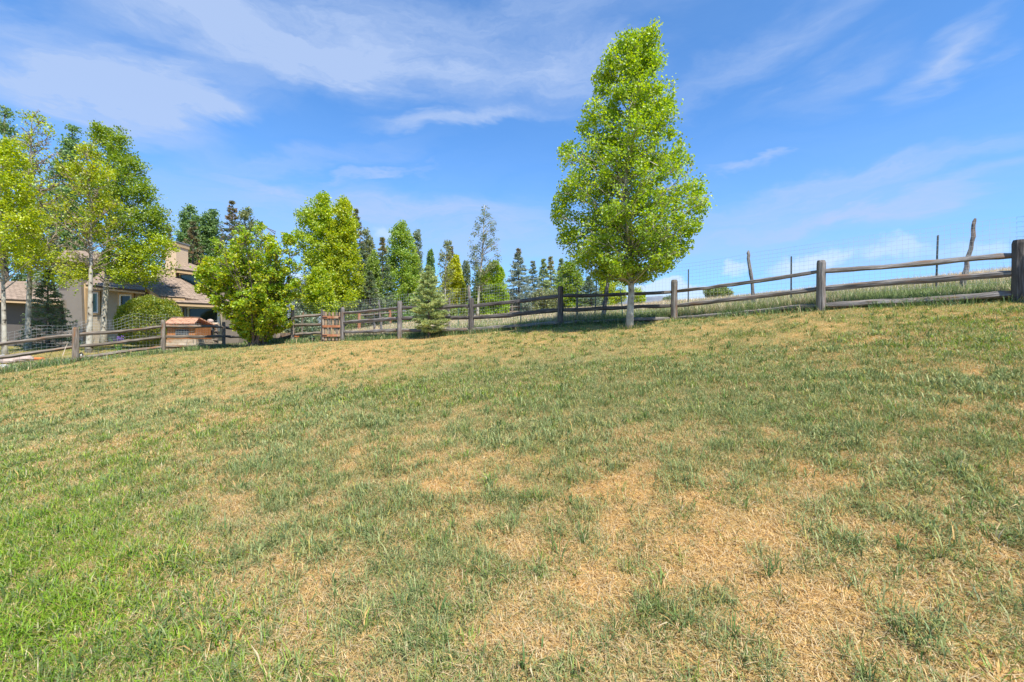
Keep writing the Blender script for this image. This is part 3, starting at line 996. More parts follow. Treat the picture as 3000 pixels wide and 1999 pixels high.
def leaves_mesh(name, pts, size, pal, root, g, mname='leaf', droop=.3, clump_id=None, aspect=.8, pal2=None, second=None):
    n = len(pts)
    nrm = g.normal(0, 1, (n, 3)); nrm[:, 2] = np.abs(nrm[:, 2])*.9+.25
    nrm /= np.linalg.norm(nrm, axis=1)[:, None]
    t = g.normal(0, 1, (n, 3)); t[:, 2] -= droop
    t -= (t*nrm).sum(1)[:, None]*nrm; t /= np.linalg.norm(t, axis=1)[:, None]
    s = np.cross(nrm, t)
    L = size*g.uniform(.65, 1.3, n)
    w = L*aspect*.5
    v = np.stack([pts-t*(L*.5)[:, None], pts-t*(L*.1)[:, None]+s*w[:, None]+nrm*(L*.08)[:, None], pts+t*(L*.5)[:, None], pts-t*(L*.1)[:, None]-s*w[:, None]+nrm*(L*.08)[:, None]], 1).reshape(-1, 3)
    i = np.arange(n)[:, None]*4
    pal = np.array(pal)
    if clump_id is not None:
        cw = np.random.default_rng(3).random((int(clump_id.max())+1, 2))[clump_id]
        k = np.clip((cw[:, 0]*.65+g.random(n)*.35)*len(pal), 0, len(pal)-.01).astype(int)
        c = pal[k]*(.86+.28*cw[:, 1])[:, None]
        if second is not None:
            p2 = np.array(pal2); c = np.where(second[:, None], p2[g.integers(0, len(p2), n)]*(.86+.28*cw[:, 1])[:, None], c)
    else:
        c = pal[g.integers(0, len(pal), n)]
    c = c*g.uniform(.78, 1.22, (n, 1))
    m = MB()
    m.add(v, i+np.array([0, 1, 2, 3]), None, None, np.repeat(c, 4, 0), np.zeros((4*n, 3)))
    return m.build(name, M[mname], root, origin=root['_o'])


G_ASPEN = [(.25, .39, .03), (.33, .47, .035), (.41, .52, .04), (.52, .58, .045), (.29, .43, .05)]
G_YELLOW = [(.44, .54, .025), (.51, .58, .025), (.37, .49, .025), (.54, .56, .035)]
G_MID = [(.17, .29, .035), (.21, .33, .035), (.27, .38, .035), (.34, .43, .03)]
G_DARK = [(.14, .25, .075), (.18, .30, .09), (.22, .34, .10), (.25, .35, .14)]
G_OLIVE = [(.26, .29, .11), (.32, .34, .14), (.22, .27, .09)]
G_GREY = [(.18, .23, .12), (.22, .27, .14), (.26, .31, .14)]
G_LIME = [(.26, .41, .03), (.32, .46, .03), (.40, .49, .03), (.50, .53, .03), (.20, .35, .03)]


def tree(name, label, Y, trunk, prof, cat='tree', group=None, seed=0, tr=.1, branches=40, twigs=4, leaves=5000, size=.06, pal=G_ASPEN, up=(.5, 1.0), spread=.11, bark='aspen', tbark=None,
         clear=None, bare=.0, vase=False, depth=.85, clumps=None, start_s=.25, lumps=None, pal2=None, tw=1.0, qr=(.66, 1.0), tk=1.0, leaf_to=None):
    """trunk: photo pixels from foot to tip; prof: rows (py, outline on one side, outline on the other)"""
    g = np.random.default_rng(1000+seed)
    k = Y/F
    leaves = int(leaves*1.9*(1-.35*bare)); size = size*1.16
    tp = np.array([P(a, b, Y) for a, b in trunk])
    base = tp[0].copy()
    base[2] = float(gz(base[0], base[1])); tp[0, 2] = base[2]-.12
    root = thing(name, label, cat, base, group)
    tt = np.linspace(0, 1, 16)
    cum = np.concatenate([[0], np.cumsum(np.linalg.norm(np.diff(tp, axis=0), axis=1))]); cum /= cum[-1]
    tpath = np.stack([np.interp(tt, cum, tp[:, c]) for c in range(3)], -1)
    tpath[1:-1, :2] += np.cumsum(g.normal(0, .006, (14, 2)), 0)*tr*8
    H = tpath[-1, 2]-base[2]
    pys = np.array([p[0] for p in prof]); ztop = CZ+(1000-pys.min())*k; zbot = CZ+(1000-pys.max())*k
    trad = tr*(1-.86*tt**.9); trad[0] *= 1.35; trad[1] *= 1.05
    bm = MB()
    if not vase:
        bm.tube(tpath, trad, 9, True, .10, seed=seed)
    br = MB()
    if not vase:
        br.tube(tpath, trad*.8, 6, True)          # the limbs grow from the heart of the trunk
    allp, allw, twp = [], [], []
    pyr = g.uniform(0, 1, branches)
    rows = np.linspace(pys.min(), pys.max(), 60)
    xl, xr = prof_at(prof, rows); wd = np.maximum(xr-xl, 4)
    cdf = np.cumsum(wd); cdf = cdf/cdf[-1]
    order = (np.arange(branches)+g.random(branches))/branches
    for i in range(branches):
        py = np.interp(order[i], cdf, rows)
        a, b = prof_at(prof, py)
        zt = CZ+(1000-py)*k
        tx = np.interp(zt, tpath[:, 2], tpath[:, 0])
        ty = np.interp(zt, tpath[:, 2], tpath[:, 1])
        rl = tx-(a-1500)*k; rrr = (b-1500)*k-tx
        phi = i*2.39996+g.normal(0, .35)
        f = (1+math.cos(phi))/2
        # outline on both sides; the depth is the mean of the two
        rad = rrr*f+rl*(1-f)
        ex = math.cos(phi)*(rrr if math.cos(phi) > 0 else rl)
        ey = math.sin(phi)*(abs(rl)+abs(rrr))/2*depth
        q = g.uniform(*qr)
        tip = np.array([tx+ex*q, ty+ey*q, zt])
        r = math.hypot(tip[0]-tx, tip[1]-ty)
        zs = zt-r*g.uniform(*up)
        lo = (clear if clear is not None else base[2]+.22*H)
        zs = min(max(zs, lo+g.random()*.1*H*.3), tpath[-1, 2]-.03*H)
        if vase:
            st = base+np.array([g.normal(0, tr*.8), g.normal(0, tr*.8), -.05])
            mid = st*.45+tip*.55+np.array([0, 0, .06*H])
            mid[:2] = st[:2]+(tip[:2]-st[:2])*.42
        else:
            st = np.array([np.interp(zs, tpath[:, 2], tpath[:, 0]), np.interp(zs, tpath[:, 2], tpath[:, 1]), zs])
            mid = st*.5+tip*.5; mid[2] += .08*r*g.uniform(-.6, 1.4)
        ts = np.linspace(0, 1, 7)[:, None]
        bp = (1-ts)**2*st+2*ts*(1-ts)*mid+ts**2*tip
        bp[1:-1] += g.normal(0, .012, (5, 3))*max(r, .3)
        blen = np.linalg.norm(np.diff(bp, axis=0), axis=1).sum()
        r0 = min(tr*.36*(blen/(.35*H+.01))**.6, tr*.4) if not vase else tr*.34
        br.tube(bp, r0*np.linspace(1, .08, 7)**1.3+.002, 5, False, .1)
        for j in range(twigs):
            s = start_s+(1-start_s)*g.random()**.8
            o = np.array([np.interp(s, ts[:, 0], bp[:, c]) for c in range(3)])
            d = g.normal(0, 1, 3)*np.array([1, .9, .7]); d += (tip-st)/(np.linalg.norm(tip-st)+1e-6)*.8+np.array([0, 0, .25])
            d /= np.linalg.norm(d)
            tl = tw*g.uniform(.14, .34)*max(blen, .5)*(1.15-.5*s)
            e = o+d*tl
            ea, eb = prof_at(prof, np.clip(1000-(e[2]-CZ)/k, pys.min(), pys.max()))
            e[0] = np.clip(e[0], (ea-1500)*k, (eb-1500)*k)
            md = (o+e)/2+g.normal(0, .05, 3)*tl
            br.tube(np.array([o, md, e]), np.array([r0*.32, r0*.2, r0*.08])*tk+.0022*tk, 3, False)
            if g.random() >= bare:
                twp.append((o, md, e, s))
        allp.append(bp)
    # leaf clumps along the twigs and the branch ends
    cl = clumps or max(60, leaves//22)
    cen = np.empty((cl, 3))
    for i in range(cl):
        o, md, e, s = twp[g.integers(len(twp))]
        t = g.random()**.6
        cen[i] = (1-t)**2*o+2*t*(1-t)*md+t*t*e
    if lumps:      # heavier tufts where the outline bulges: (px, py, radius px, share)
        second = np.zeros(cl, bool)
        for (lx, ly, lr, sh, *two) in lumps:
            c0 = P(lx, ly, Y+g.normal(0, .25)*lr*k)
            m_ = int(cl*sh)
            ix = g.integers(0, cl, m_)
            second[ix] = bool(two)
            cen[ix] = c0+g.normal(0, 1, (m_, 3))*np.array([.45, .45, .35])*lr*k
    cid = g.integers(0, cl, leaves)
    pts = cen[cid]+g.normal(0, spread, (leaves, 3))*np.array([1, 1, .8])
    pyl = 1000-(pts[:, 2]-CZ)/k
    a, b = prof_at(prof, np.clip(pyl, pys.min(), pys.max()))
    mrg = -1
    ok = (pts[:, 0] > (a-1500-mrg)*k) & (pts[:, 0] < (b-1500+mrg)*k) & (pyl > pys.min()-4) & (pyl < pys.max()+6)
    if leaf_to:
        ok &= pyl < leaf_to+g.normal(0, 12, leaves)
    if lumps:
        for (lx, ly, lr, sh, *two) in lumps:
            ok |= (np.linalg.norm((pts-P(lx, ly, Y))/(lr*k), axis=1) < 1.2) & (pts[:, 0] > (a-1508)*k) & (pts[:, 0] < (b-1492)*k)
    pts, cid = pts[ok], cid[ok]
    if not vase:
        t_ = bm.build('trunk', M[bark], root, True, origin=base)
        br.build('branches', M[tbark or bark], t_, True, origin=base)
    else:
        br.build('trunk', M[bark], root, True, origin=base)
    leaves_mesh('crown', pts, size, pal, root, g, clump_id=cid, pal2=pal2, second=second[cid] if lumps and pal2 else None)
    return root


N_BLUE = [(.26, .31, .23), (.32, .37, .27), (.22, .28, .20), (.38, .42, .30)]
N_DARK = [(.15, .21, .10), (.20, .26, .13), (.13, .19, .10), (.25, .30, .14)]
N_FRESH = [(.38, .45, .165), (.47, .53, .20), (.32, .40, .15), (.55, .58, .24)]
N_BROWN = [(.20, .19, .09), (.24, .19, .09), (.16, .18, .08), (.30, .20, .09)]


def conifer(name, label, Y, foot, top, prof, cat='tree', group=None, seed=0, tr=.07, rows=16, per=8, sprays=10, needles=14, nl=.05, nw=.012, pal=N_DARK, droop=.12, cone_top=None, gap=0.0):
    g = np.random.default_rng(2000+seed)
    k = Y/F
    base = P(foot[0], foot[1], Y); base[2] = float(gz(base[0], base[1]))
    tip = P(top[0], top[1], Y)
    root = thing(name, label, cat, base, group)
    m = MB()
    tt = np.linspace(0, 1, 8)[:, None]
    low = base-np.array([0, 0, .15])
    m.tube(low*(1-tt)+tip*tt, tr*(1-.93*tt[:, 0]), 7, True, .1, seed=seed)
    trunk = m.build('trunk', M['bark'], root, True, origin=base)
    br = MB()
    br.tube(low*(1-tt)+tip*tt, tr*.8*(1-.93*tt[:, 0]), 6, True)
    needles = int(needles*1.35); sprays = int(sprays*1.3)
    P0, DD, SZ = [], [], []
    pys = np.array([p[0] for p in prof])
    zr = np.linspace(pys.min(), pys.max(), rows)
    for ri, py0 in enumerate(zr):
        for j in range(per):
            py = py0+g.normal(0, .35)*(zr[1]-zr[0])
            py = np.clip(py, pys.min(), pys.max())
            if g.random() < gap:
                continue
            a, b = prof_at(prof, py)
            z = CZ+(1000-py)*k
            t = np.clip((z-base[2])/(tip[2]-base[2]), 0, .985)
            cx, cy = (base*(1-t)+tip*t)[:2]
            phi = j*2*math.pi/per+ri*.7+g.normal(0, .25)
            ex = math.cos(phi)*((b-1500)*k-cx if math.cos(phi) > 0 else cx-(a-1500)*k)
            ey = math.sin(phi)*(b-a)*k/2
            q = g.uniform(.72, 1.06)
            e = np.array([cx+ex*q, cy+ey*q, z])
            r = math.hypot(e[0]-cx, e[1]-cy)
            s = np.array([cx, cy, z+r*g.uniform(-.25, droop*2)])
            if t > .8:
                s[2] = z-r*.5
            md = (s+e)/2; md[2] -= r*droop*.8
            if s[2] > tip[2]:
                s[2] = tip[2]
            ts = np.linspace(0, 1, 5)[:, None]
            bp = (1-ts)**2*s+2*ts*(1-ts)*md+ts**2*e
            br.tube(bp, np.linspace(tr*.22, .003, 5)*max(.3, 1-t*.6), 4, False)
            d = (e-s)/(np.linalg.norm(e-s)+1e-6); side = np.array([-d[1], d[0], 0]); side /= np.linalg.norm(side)+1e-6
            ns = max(3, int(sprays*(.35+r/(.5*(max(p[2]-p[1] for p in prof))*k+1e-6)*.75)))
            for q in range(ns):
                f = .10+.90*((q+g.random())/ns)**.7
                o = np.array([np.interp(f, ts[:, 0], bp[:, c]) for c in range(3)])
                sg = -1 if q % 2 else 1
                dd = d*.75+side*sg*g.uniform(.3, 1.0)+np.array([0, 0, g.uniform(-.35, .15)])
                dd /= np.linalg.norm(dd)
                tl = max(.36*r*(1.2-f), nl*1.8*min(1, .3+1.6*(1-t)))*g.uniform(.7, 1.2)
                w = (np.arange(needles)+g.random(needles))/needles
                P0.append(o+dd*(w*tl)[:, None]); DD.append(np.repeat(dd[None], needles, 0)); SZ.append(np.full(needles, g.integers(0, len(pal))*1.0+(100 if (cone_top and t > cone_top) else 0)))
    # leader
    w = np.linspace(.90, 1.0, 60)[:, None]
    P0.append(base*(1-w)+tip*w); DD.append(np.repeat((tip-base)[None]/np.linalg.norm(tip-base), 60, 0)); SZ.append(np.zeros(60)+(100 if cone_top else 0))
    p = np.vstack(P0); d = np.vstack(DD); ci = np.concatenate(SZ)
    n = len(p)
    rnd = g.normal(0, 1, (n, 3)); rnd[:, 2] += .25
    v = d*.75+rnd*.48; v /= np.linalg.norm(v, axis=1)[:, None]
    s = np.cross(v, g.normal(0, 1, (n, 3))); s /= np.linalg.norm(s, axis=1)[:, None]
    L = nl*g.uniform(.7, 1.3, n); ww = nw*g.uniform(.7, 1.3, n)
    q = np.stack([p-s*ww[:, None]*.5, p+s*ww[:, None]*.5, p+v*L[:, None]+s*ww[:, None]*.3, p+v*L[:, None]-s*ww[:, None]*.3], 1).reshape(-1, 3)
    pal = np.array(pal)
    c = pal[(ci % 100).astype(int)]
    brown = (ci >= 100) & (g.random(n) < .38)
    c = np.where(brown[:, None], np.array([.38, .24, .11]), c)*g.uniform(.75, 1.25, (n, 1))
    i = np.arange(n)[:, None]*4
    br.build('branches', M['bark'], trunk, True, origin=base)
    m = MB(); m.add(q, i+np.array([0, 1, 2, 3]), None, None, np.repeat(c, 4, 0), np.zeros((4*n, 3)))
    m.build('crown', M['needle'], root, origin=base)
    return root


def cone(foot, top, w0, w1=None, ht=None):
    """a spire outline: half widths in pixels at the lowest boughs"""
    x0, y0 = foot; x1, y1 = top
    rows = []
    for t in np.linspace(0, 1, 7):
        py = y1+(y0-y1)*t
        cx = x1+(x0-x1)*t
        w = 1.5+w0*1.62*t**.95
        rows.append((py, cx-w, cx+w))
    return rows


def plants():
    # the aspen on the lawn
    tree('aspen_tree', 'tall pyramid-shaped bright green aspen with white trunk standing alone at the lawn edge', 11.6,
         [(1843, 942), (1846, 900), (1850, 860), (1846, 790), (1838, 640), (1834, 480), (1845, 330), (1872, 200), (1898, 120), (1908, 78)],
         [(82, 1892, 1915), (100, 1802, 1917), (135, 1782, 1926), (160, 1775, 1936), (200, 1746, 1934), (230, 1742, 1938), (275, 1738, 1972), (300, 1724, 1974), (350, 1690, 1978), (400, 1678, 1994), (432, 1642, 1998), (470, 1632, 2024),
          (500, 1622, 2034), (540, 1636, 2056), (580, 1630, 2062), (605, 1620, 2066), (640, 1622, 2054), (680, 1644, 2038), (700, 1634, 2024), (740, 1654, 2008), (770, 1656, 1984), (798, 1672, 1955), (822, 1706, 1912)],
         seed=1, tr=.092, branches=190, twigs=8, leaves=36000, size=.056, pal=[(.25, .40, .035), (.30, .45, .04), (.36, .49, .045), (.42, .53, .05), (.23, .37, .04)], up=(.25, .7), spread=.093, clear=P(0, 845, 11.6)[2], clumps=3600, start_s=.10, depth=.9, tbark=None,
         qr=(.72, 1.0), lumps=[(1832, 132, 44, .014), (1885, 130, 40, .014), (1800, 185, 44, .012), (1890, 190, 46, .012), (1765, 235, 34, .008), (1950, 295, 30, .008), (1735, 340, 36, .008), (1665, 445, 34, .008), (2005, 450, 34, .008), (2040, 550, 42, .010), (2050, 620, 42, .012), (2020, 670, 44, .012), (1650, 580, 44, .010), (1635, 625, 40, .010), (1665, 700, 44, .010), (1700, 755, 46, .010), (1990, 730, 46, .012), (1950, 770, 40, .010)])
    # ---- the group by the house
    tree('aspen_tree', 'yellow green aspen cut by the frame edge, slim grey trunk', 16.8, [(14, 1036), (10, 850), (6, 680), (0, 500)],
         [(418, -60, 55), (450, -110, 85), (520, -150, 90), (600, -160, 112), (680, -160, 132), (740, -150, 130), (785, -120, 70)], seed=2, tr=.085, branches=46, twigs=5, leaves=7600, size=.07, pal=G_YELLOW, spread=.13, lumps=[(30, 450, 40, .08), (50, 540, 46, .08), (30, 600, 56, .1), (85, 650, 38, .06), (40, 720, 56, .1)], group='aspens beside the house')
    tree('aspen_tree', 'tall half-bare aspen with brown twiggy top and yellow lower tufts', 19.5, [(82, 1028), (86, 850), (88, 680), (92, 500), (96, 330)],
         [(324, 80, 122), (370, 60, 150), (450, 40, 165), (520, 50, 180), (600, 40, 170), (700, 40, 190), (800, 60, 210)], seed=3, tr=.11, branches=95, twigs=12, leaves=4200, size=.072, pal=G_YELLOW[:3]+G_OLIVE[:1], tbark='twig', tk=2.3, bare=.85, spread=.14, clear=P(0, 790, 19.5)[2],
         lumps=[(112, 590, 42, .22), (60, 690, 50, .2), (130, 740, 48, .2), (95, 345, 20, .015), (145, 385, 24, .03), (170, 820, 50, .1)], group='aspens beside the house')
    tree('aspen_tree', 'slender aspen with white trunk and thin yellow green crown before the house', 18.0, [(261, 1033), (264, 900), (266, 750), (262, 600), (256, 430)],
         [(412, 240, 290), (450, 225, 318), (500, 195, 330), (560, 190, 350), (640, 175, 360), (720, 180, 350), (800, 210, 320)], seed=4, tr=.105, branches=70, twigs=8, leaves=5600, size=.07, tk=1.6, leaf_to=690, pal=[(.34, .41, .03), (.44, .48, .03), (.27, .37, .04)], tbark='twig', bare=.35, spread=.12, clear=P(0, 800, 18)[2],
         pal2=G_YELLOW, lumps=[(225, 500, 36, .12, 1), (300, 510, 34, .1, 1), (310, 590, 42, .12), (255, 450, 30, .08, 1), (200, 480, 26, .05, 1), (220, 800, 50, .1), (160, 770, 45, .06, 1)], group='aspens beside the house')
    tree('aspen_tree', 'leafy full green aspen with leaning bough and knobbly trunk touching the roof', 22.8, [(303, 1012), (306, 930), (310, 860), (316, 780), (322, 620), (320, 470), (312, 385)],
         [(370, 285, 360), (410, 282, 372), (450, 275, 410), (500, 270, 425), (560, 262, 452), (600, 262, 462), (650, 270, 488), (690, 285, 482), (730, 325, 500), (800, 335, 505), (850, 390, 470)], seed=5, tr=.15, branches=110, twigs=7, leaves=23000, size=.078, pal=G_MID+[(.26, .34, .03)], spread=.14,
         clear=P(0, 830, 22.8)[2], pal2=G_YELLOW[:3]+[(.40, .47, .03)], lumps=[(420, 740, 62, .10, 1), (475, 715, 40, .05, 1), (390, 800, 45, .05, 1), (350, 770, 40, .035, 1), (440, 790, 36, .03, 1), (300, 400, 32, .03), (345, 430, 36, .03), (385, 490, 40, .04), (420, 560, 42, .04), (455, 620, 42, .04), (465, 670, 36, .03), (400, 660, 60, .05), (350, 560, 70, .06)], group='aspens beside the house')
    tree('poplar_tree', 'dull grey green poplar rising behind the twiggy aspen', 30, [(190, 1000), (192, 800), (200, 600), (212, 380)],
         [(372, 205, 228), (420, 195, 232), (500, 150, 240), (600, 120, 250), (700, 120, 250), (800, 130, 250)], seed=6, tr=.2, branches=60, twigs=5, leaves=9000, size=.12, pal=G_DARK, spread=.24, bark='bark', group='poplars behind the house')
    tree('poplar_tree', 'dark poplar at the frame edge behind the yellow aspen', 31, [(20, 1000), (18, 700), (14, 330)],
         [(318, 5, 22), (360, -20, 45), (420, -60, 90), (560, -80, 120), (700, -80, 140), (820, -60, 130)], seed=7, tr=.2, branches=56, twigs=5, leaves=9000, size=.12, pal=G_DARK+G_OLIVE[:1], spread=.24, bark='bark', group='poplars behind the house')
    conifer('spruce_tree', 'dark green spruce standing against the shaded wing of the house', 20.5, (140, 1030), (140, 795), cone((140, 1015), (140, 795), 48), seed=1, tr=.09, rows=15, per=9, sprays=8, needles=12, nl=.09, nw=.024, pal=N_DARK+N_BLUE[:1])
    conifer('spruce_tree', 'blue grey spruce half hidden behind the white-trunked aspens', 28, (150, 1010), (158, 690), cone((150, 1000), (158, 690), 70), seed=2, tr=.12, rows=15, per=9, sprays=8, needles=10, nl=.13, nw=.04, pal=N_BLUE+N_DARK)
    # rounded evergreen before the window
    g = np.random.default_rng(808)
    Y = 21.4
    k = Y/F
    c = P(441, 944, Y); base = on_ground(441, Y)
    root = thing('arborvitae_shrub', 'rounded dense evergreen shrub with yellow tips under the dark window', 'shrub', base)
    br = MB()
    for i in range(26):
        a = g.uniform(0, 6.28); t = g.uniform(.3, 1)
        e = c+np.array([math.cos(a)*75*k*t, math.sin(a)*60*k*t, g.uniform(.1, .9)*60*k])
        br.tube(np.array([base+g.normal(0, .06, 3)*[1, 1, 0]-[0, 0, .05], base*.4+e*.6+g.normal(0, .05, 3), e]), [.035, .02, .006], 5, False)
    br.build('trunk', M['bark'], root, True, origin=base)
    n = 26000
    d = g.normal(0, 1, (n, 3)); d[:, 2] = d[:, 2]*.9+.15; d /= np.linalg.norm(d, axis=1)[:, None]
    rr = (.80+.26*fbm(d[:, 0]*4+9, d[:, 2]*4+d[:, 1]*2.5+3, 3))*g.uniform(.86, 1.03, n)
    pts = c+d*rr[:, None]*np.array([90*k, 80*k, 78*k])
    pts = pts[pts[:, 2] > base[2]+.05]
    kk = fbm(pts[:, 0]*3, pts[:, 2]*3+pts[:, 1], 3)
    leaves_mesh('crown', pts, .075, [(.15, .22, .03), (.20, .27, .03), (.26, .32, .03), (.44, .42, .04)], root, g, droop=-.6, aspect=.55, clump_id=(np.clip(kk, 0, .999)*60).astype(int))
    # behind the house
    tree('poplar_tree', 'blue green poplar with ragged top next to the chimney', 36, [(545, 960), (545, 800), (555, 605)], [(603, 548, 566), (640, 530, 580), (680, 520, 590), (740, 512, 600), (840, 510, 610)], seed=9, tr=.2, branches=56, twigs=5, leaves=8000, size=.13, pal=G_DARK, spread=.22, bark='bark', group='poplars behind the house')
    tree('poplar_tree', 'blue green poplar between two brownish spruces behind the roof', 37, [(615, 960), (615, 800), (618, 620)], [(617, 612, 634), (650, 590, 640), (700, 582, 645), (760, 580, 655), (860, 580, 660)], seed=10, tr=.2, branches=56, twigs=5, leaves=8000, size=.13, pal=G_DARK, spread=.22, bark='bark', group='poplars behind the house')
    conifer('spruce_tree', 'brown-tinged spruce just beyond the roof beside the chimney', 33, (562, 980), (566, 655), cone((562, 900), (566, 655), 45), seed=3, tr=.12, rows=16, per=8, sprays=7, needles=10, nl=.13, nw=.042, pal=N_BROWN, gap=.1, group='spruces behind the house')
    conifer('spruce_tree', 'tall dark spruce with brown tip above the bright vase-shaped maple', 36, (680, 980), (680, 594), cone((680, 920), (680, 594), 62), seed=4, tr=.16, rows=18, per=8, sprays=8, needles=10, nl=.15, nw=.05, pal=N_DARK+N_BROWN[:2], cone_top=.86, group='spruces behind the house')
    conifer('spruce_tree', 'thin distant spruce tip by the chimney top', 48, (492, 960), (494, 665), cone((492, 900), (494, 665), 24), seed=5, tr=.12, rows=14, per=7, sprays=6, needles=8, nl=.2, nw=.06, pal=N_BROWN, group='spruces behind the house')
    tree('willow_tree', 'pale drooping willow leaning out beside the tall dark spruce', 37, [(700, 970), (705, 800), (720, 620)], [(612, 700, 745), (630, 690, 748), (680, 690, 760), (760, 690, 800), (880, 690, 830)], seed=11, tr=.14, branches=50, twigs=5, leaves=5000, size=.12, pal=G_OLIVE+[(.16, .25, .06)], spread=.2, bark='bark')
    # the vase shaped maple by the fence corner
    tree('maple_tree', 'broad vase-shaped bright green many-stemmed tree in front of the fence corner', 18.0, [(757, 1013), (757, 900), (750, 660)],
         [(655, 730, 770), (675, 700, 795), (690, 670, 850), (720, 625, 868), (750, 605, 874), (785, 588, 880), (805, 578, 882), (850, 592, 884), (890, 640, 882), (930, 655, 862), (960, 690, 840), (985, 715, 800), (1002, 725, 785)],
         seed=12, tr=.16, branches=112, twigs=12, leaves=26000, size=.082, pal=[(.24, .40, .025), (.31, .46, .03), (.40, .50, .03), (.52, .54, .03), (.19, .34, .03)], spread=.085, vase=True, bark='bark', start_s=.22, clumps=1900, tw=.5, qr=(.55, 1.04), lumps=[(600, 805, 22, .03), (630, 840, 25, .03), (850, 700, 20, .02)])
    # ---- the belt across the middle
    tree('aspen_tree', 'tall pale green aspen with two tops behind the gate', 27, [(988, 985), (985, 870), (970, 760), (950, 640), (945, 575)],
         [(566, 930, 962), (590, 905, 968), (620, 880, 975), (650, 868, 985), (700, 864, 1000), (760, 866, 1010), (820, 890, 1015), (860, 925, 1010)], seed=13, tr=.16, branches=80, twigs=6, leaves=15000, size=.10, pal=G_ASPEN, spread=.17, group='trees behind the gate')
    tree('aspen_tree', 'slightly shorter yellow green aspen to one side of the tallest behind the gate', 26, [(958, 990), (975, 900), (1000, 760), (1012, 590)],
         [(580, 995, 1018), (610, 980, 1032), (650, 968, 1046), (700, 960, 1046), (760, 960, 1060), (820, 975, 1068), (870, 990, 1075), (905, 1005, 1070)], seed=14, tr=.13, branches=70, twigs=6, leaves=12000, size=.10, pal=G_LIME[1:4]+G_YELLOW[:1], spread=.17, group='trees behind the gate')
    tree('aspen_tree', 'low round yellow lobe of young aspen just beyond the picket gate', 23, [(966, 992), (960, 930), (940, 850), (932, 800)],
         [(786, 920, 950), (810, 902, 965), (850, 886, 975), (880, 876, 985), (905, 900, 990), (920, 920, 985)], seed=15, tr=.09, branches=50, twigs=6, leaves=8000, size=.085, pal=G_LIME[2:]+G_YELLOW, spread=.13, group='trees behind the gate')
    conifer('spruce_tree', 'spruce with rusty cone-laden top behind the pale green aspens', 33, (1045, 970), (1042, 618), cone((1045, 950), (1042, 618), 48), seed=6, tr=.13, rows=18, per=8, sprays=8, needles=10, nl=.14, nw=.045, pal=N_DARK, cone_top=.72)
    tree('willow_tree', 'olive thin-leaved tree next to the rusty-topped spruce', 34, [(1070, 965), (1072, 850), (1074, 680)], [(672, 1062, 1085), (720, 1050, 1096), (780, 1042, 1104), (850, 1036, 1108), (920, 1040, 1108)], seed=16, tr=.1, branches=70, twigs=6, leaves=7000, size=.10, pal=G_OLIVE, spread=.16, bark='bark', tbark='twig', bare=.3)
    conifer('spruce_tree', 'narrow dark spruce wedged before the bright green aspen', 29, (1120, 968), (1120, 700), cone((1120, 960), (1120, 700), 32), seed=7, tr=.1, rows=18, per=8, sprays=7, needles=10, nl=.11, nw=.035, pal=N_DARK, cone_top=.8)
    conifer('spruce_tree', 'dark bushy spruce low behind the fence next to the gate', 27, (1085, 975), (1083, 800), cone((1085, 968), (1083, 800), 46), seed=17, tr=.1, rows=14, per=9, sprays=8, needles=10, nl=.11, nw=.036, pal=N_DARK+N_BROWN[:1])
    tree('aspen_tree', 'bright green rounded aspen in the middle of the tree belt', 31, [(1175, 968), (1175, 850), (1176, 660)],
         [(650, 1168, 1190), (680, 1138, 1204), (720, 1122, 1222), (770, 1112, 1236), (830, 1104, 1246), (880, 1102, 1252), (930, 1110, 1245)], seed=18, tr=.12, branches=90, twigs=7, leaves=13000, size=.10, pal=[(.21, .35, .05), (.28, .42, .06), (.35, .47, .07), (.42, .50, .06)], spread=.17, qr=(.55, 1.05))
    tree('aspen_tree', 'airy pale green aspen in front of the dark spruces in the belt', 28.5, [(1092, 968), (1092, 860), (1096, 745)], [(735, 1088, 1104), (780, 1074, 1116), (830, 1062, 1126), (890, 1060, 1130), (940, 1066, 1124)], seed=33, tr=.09, branches=60, twigs=6, leaves=5200, size=.095, pal=[(.26, .38, .06), (.33, .44, .07), (.30, .37, .10)], spread=.16, qr=(.5, 1.05))
    tree('aspen_tree', 'wispy grey green aspen leaning out of the bright rounded one', 33, [(1215, 962), (1218, 850), (1224, 690)], [(675, 1212, 1232), (720, 1205, 1236), (800, 1200, 1240), (900, 1195, 1240)], seed=19, tr=.09, branches=40, twigs=5, leaves=2600, size=.10, pal=G_GREY, spread=.16, tbark='twig')
    conifer('spruce_tree', 'small pale green spruce planted in front of the rail fence', 14.95, (1258, 988), (1254, 782),
            [(783, 1252, 1256), (800, 1238, 1272), (830, 1228, 1290), (850, 1220, 1292), (870, 1212, 1302), (900, 1205, 1312), (925, 1204, 1318), (945, 1208, 1320), (962, 1222, 1312), (970, 1240, 1285)], seed=8, tr=.05, rows=13, per=12, sprays=9, needles=18, nl=.054, nw=.014, pal=N_FRESH, droop=.05)
    tree('poplar_tree', 'narrow green poplar peeking over the small pale spruce', 44, [(1262, 950), (1262, 850), (1262, 740)], [(735, 1256, 1268), (760, 1250, 1274), (800, 1248, 1276), (880, 1248, 1278)], seed=20, tr=.1, branches=30, twigs=5, leaves=3500, size=.13, pal=G_DARK+G_MID[:2], spread=.2, bark='bark')
    tree('aspen_tree', 'almost leafless aspen with pale stems before the yellow tree', 33, [(1305, 960), (1305, 850), (1310, 710)], [(708, 1304, 1324), (750, 1282, 1330), (800, 1280, 1335), (860, 1285, 1335), (930, 1290, 1330)], seed=21, tr=.09, branches=50, twigs=7, leaves=1500, size=.09, pal=G_OLIVE, spread=.15, tbark='twig', bare=.5)
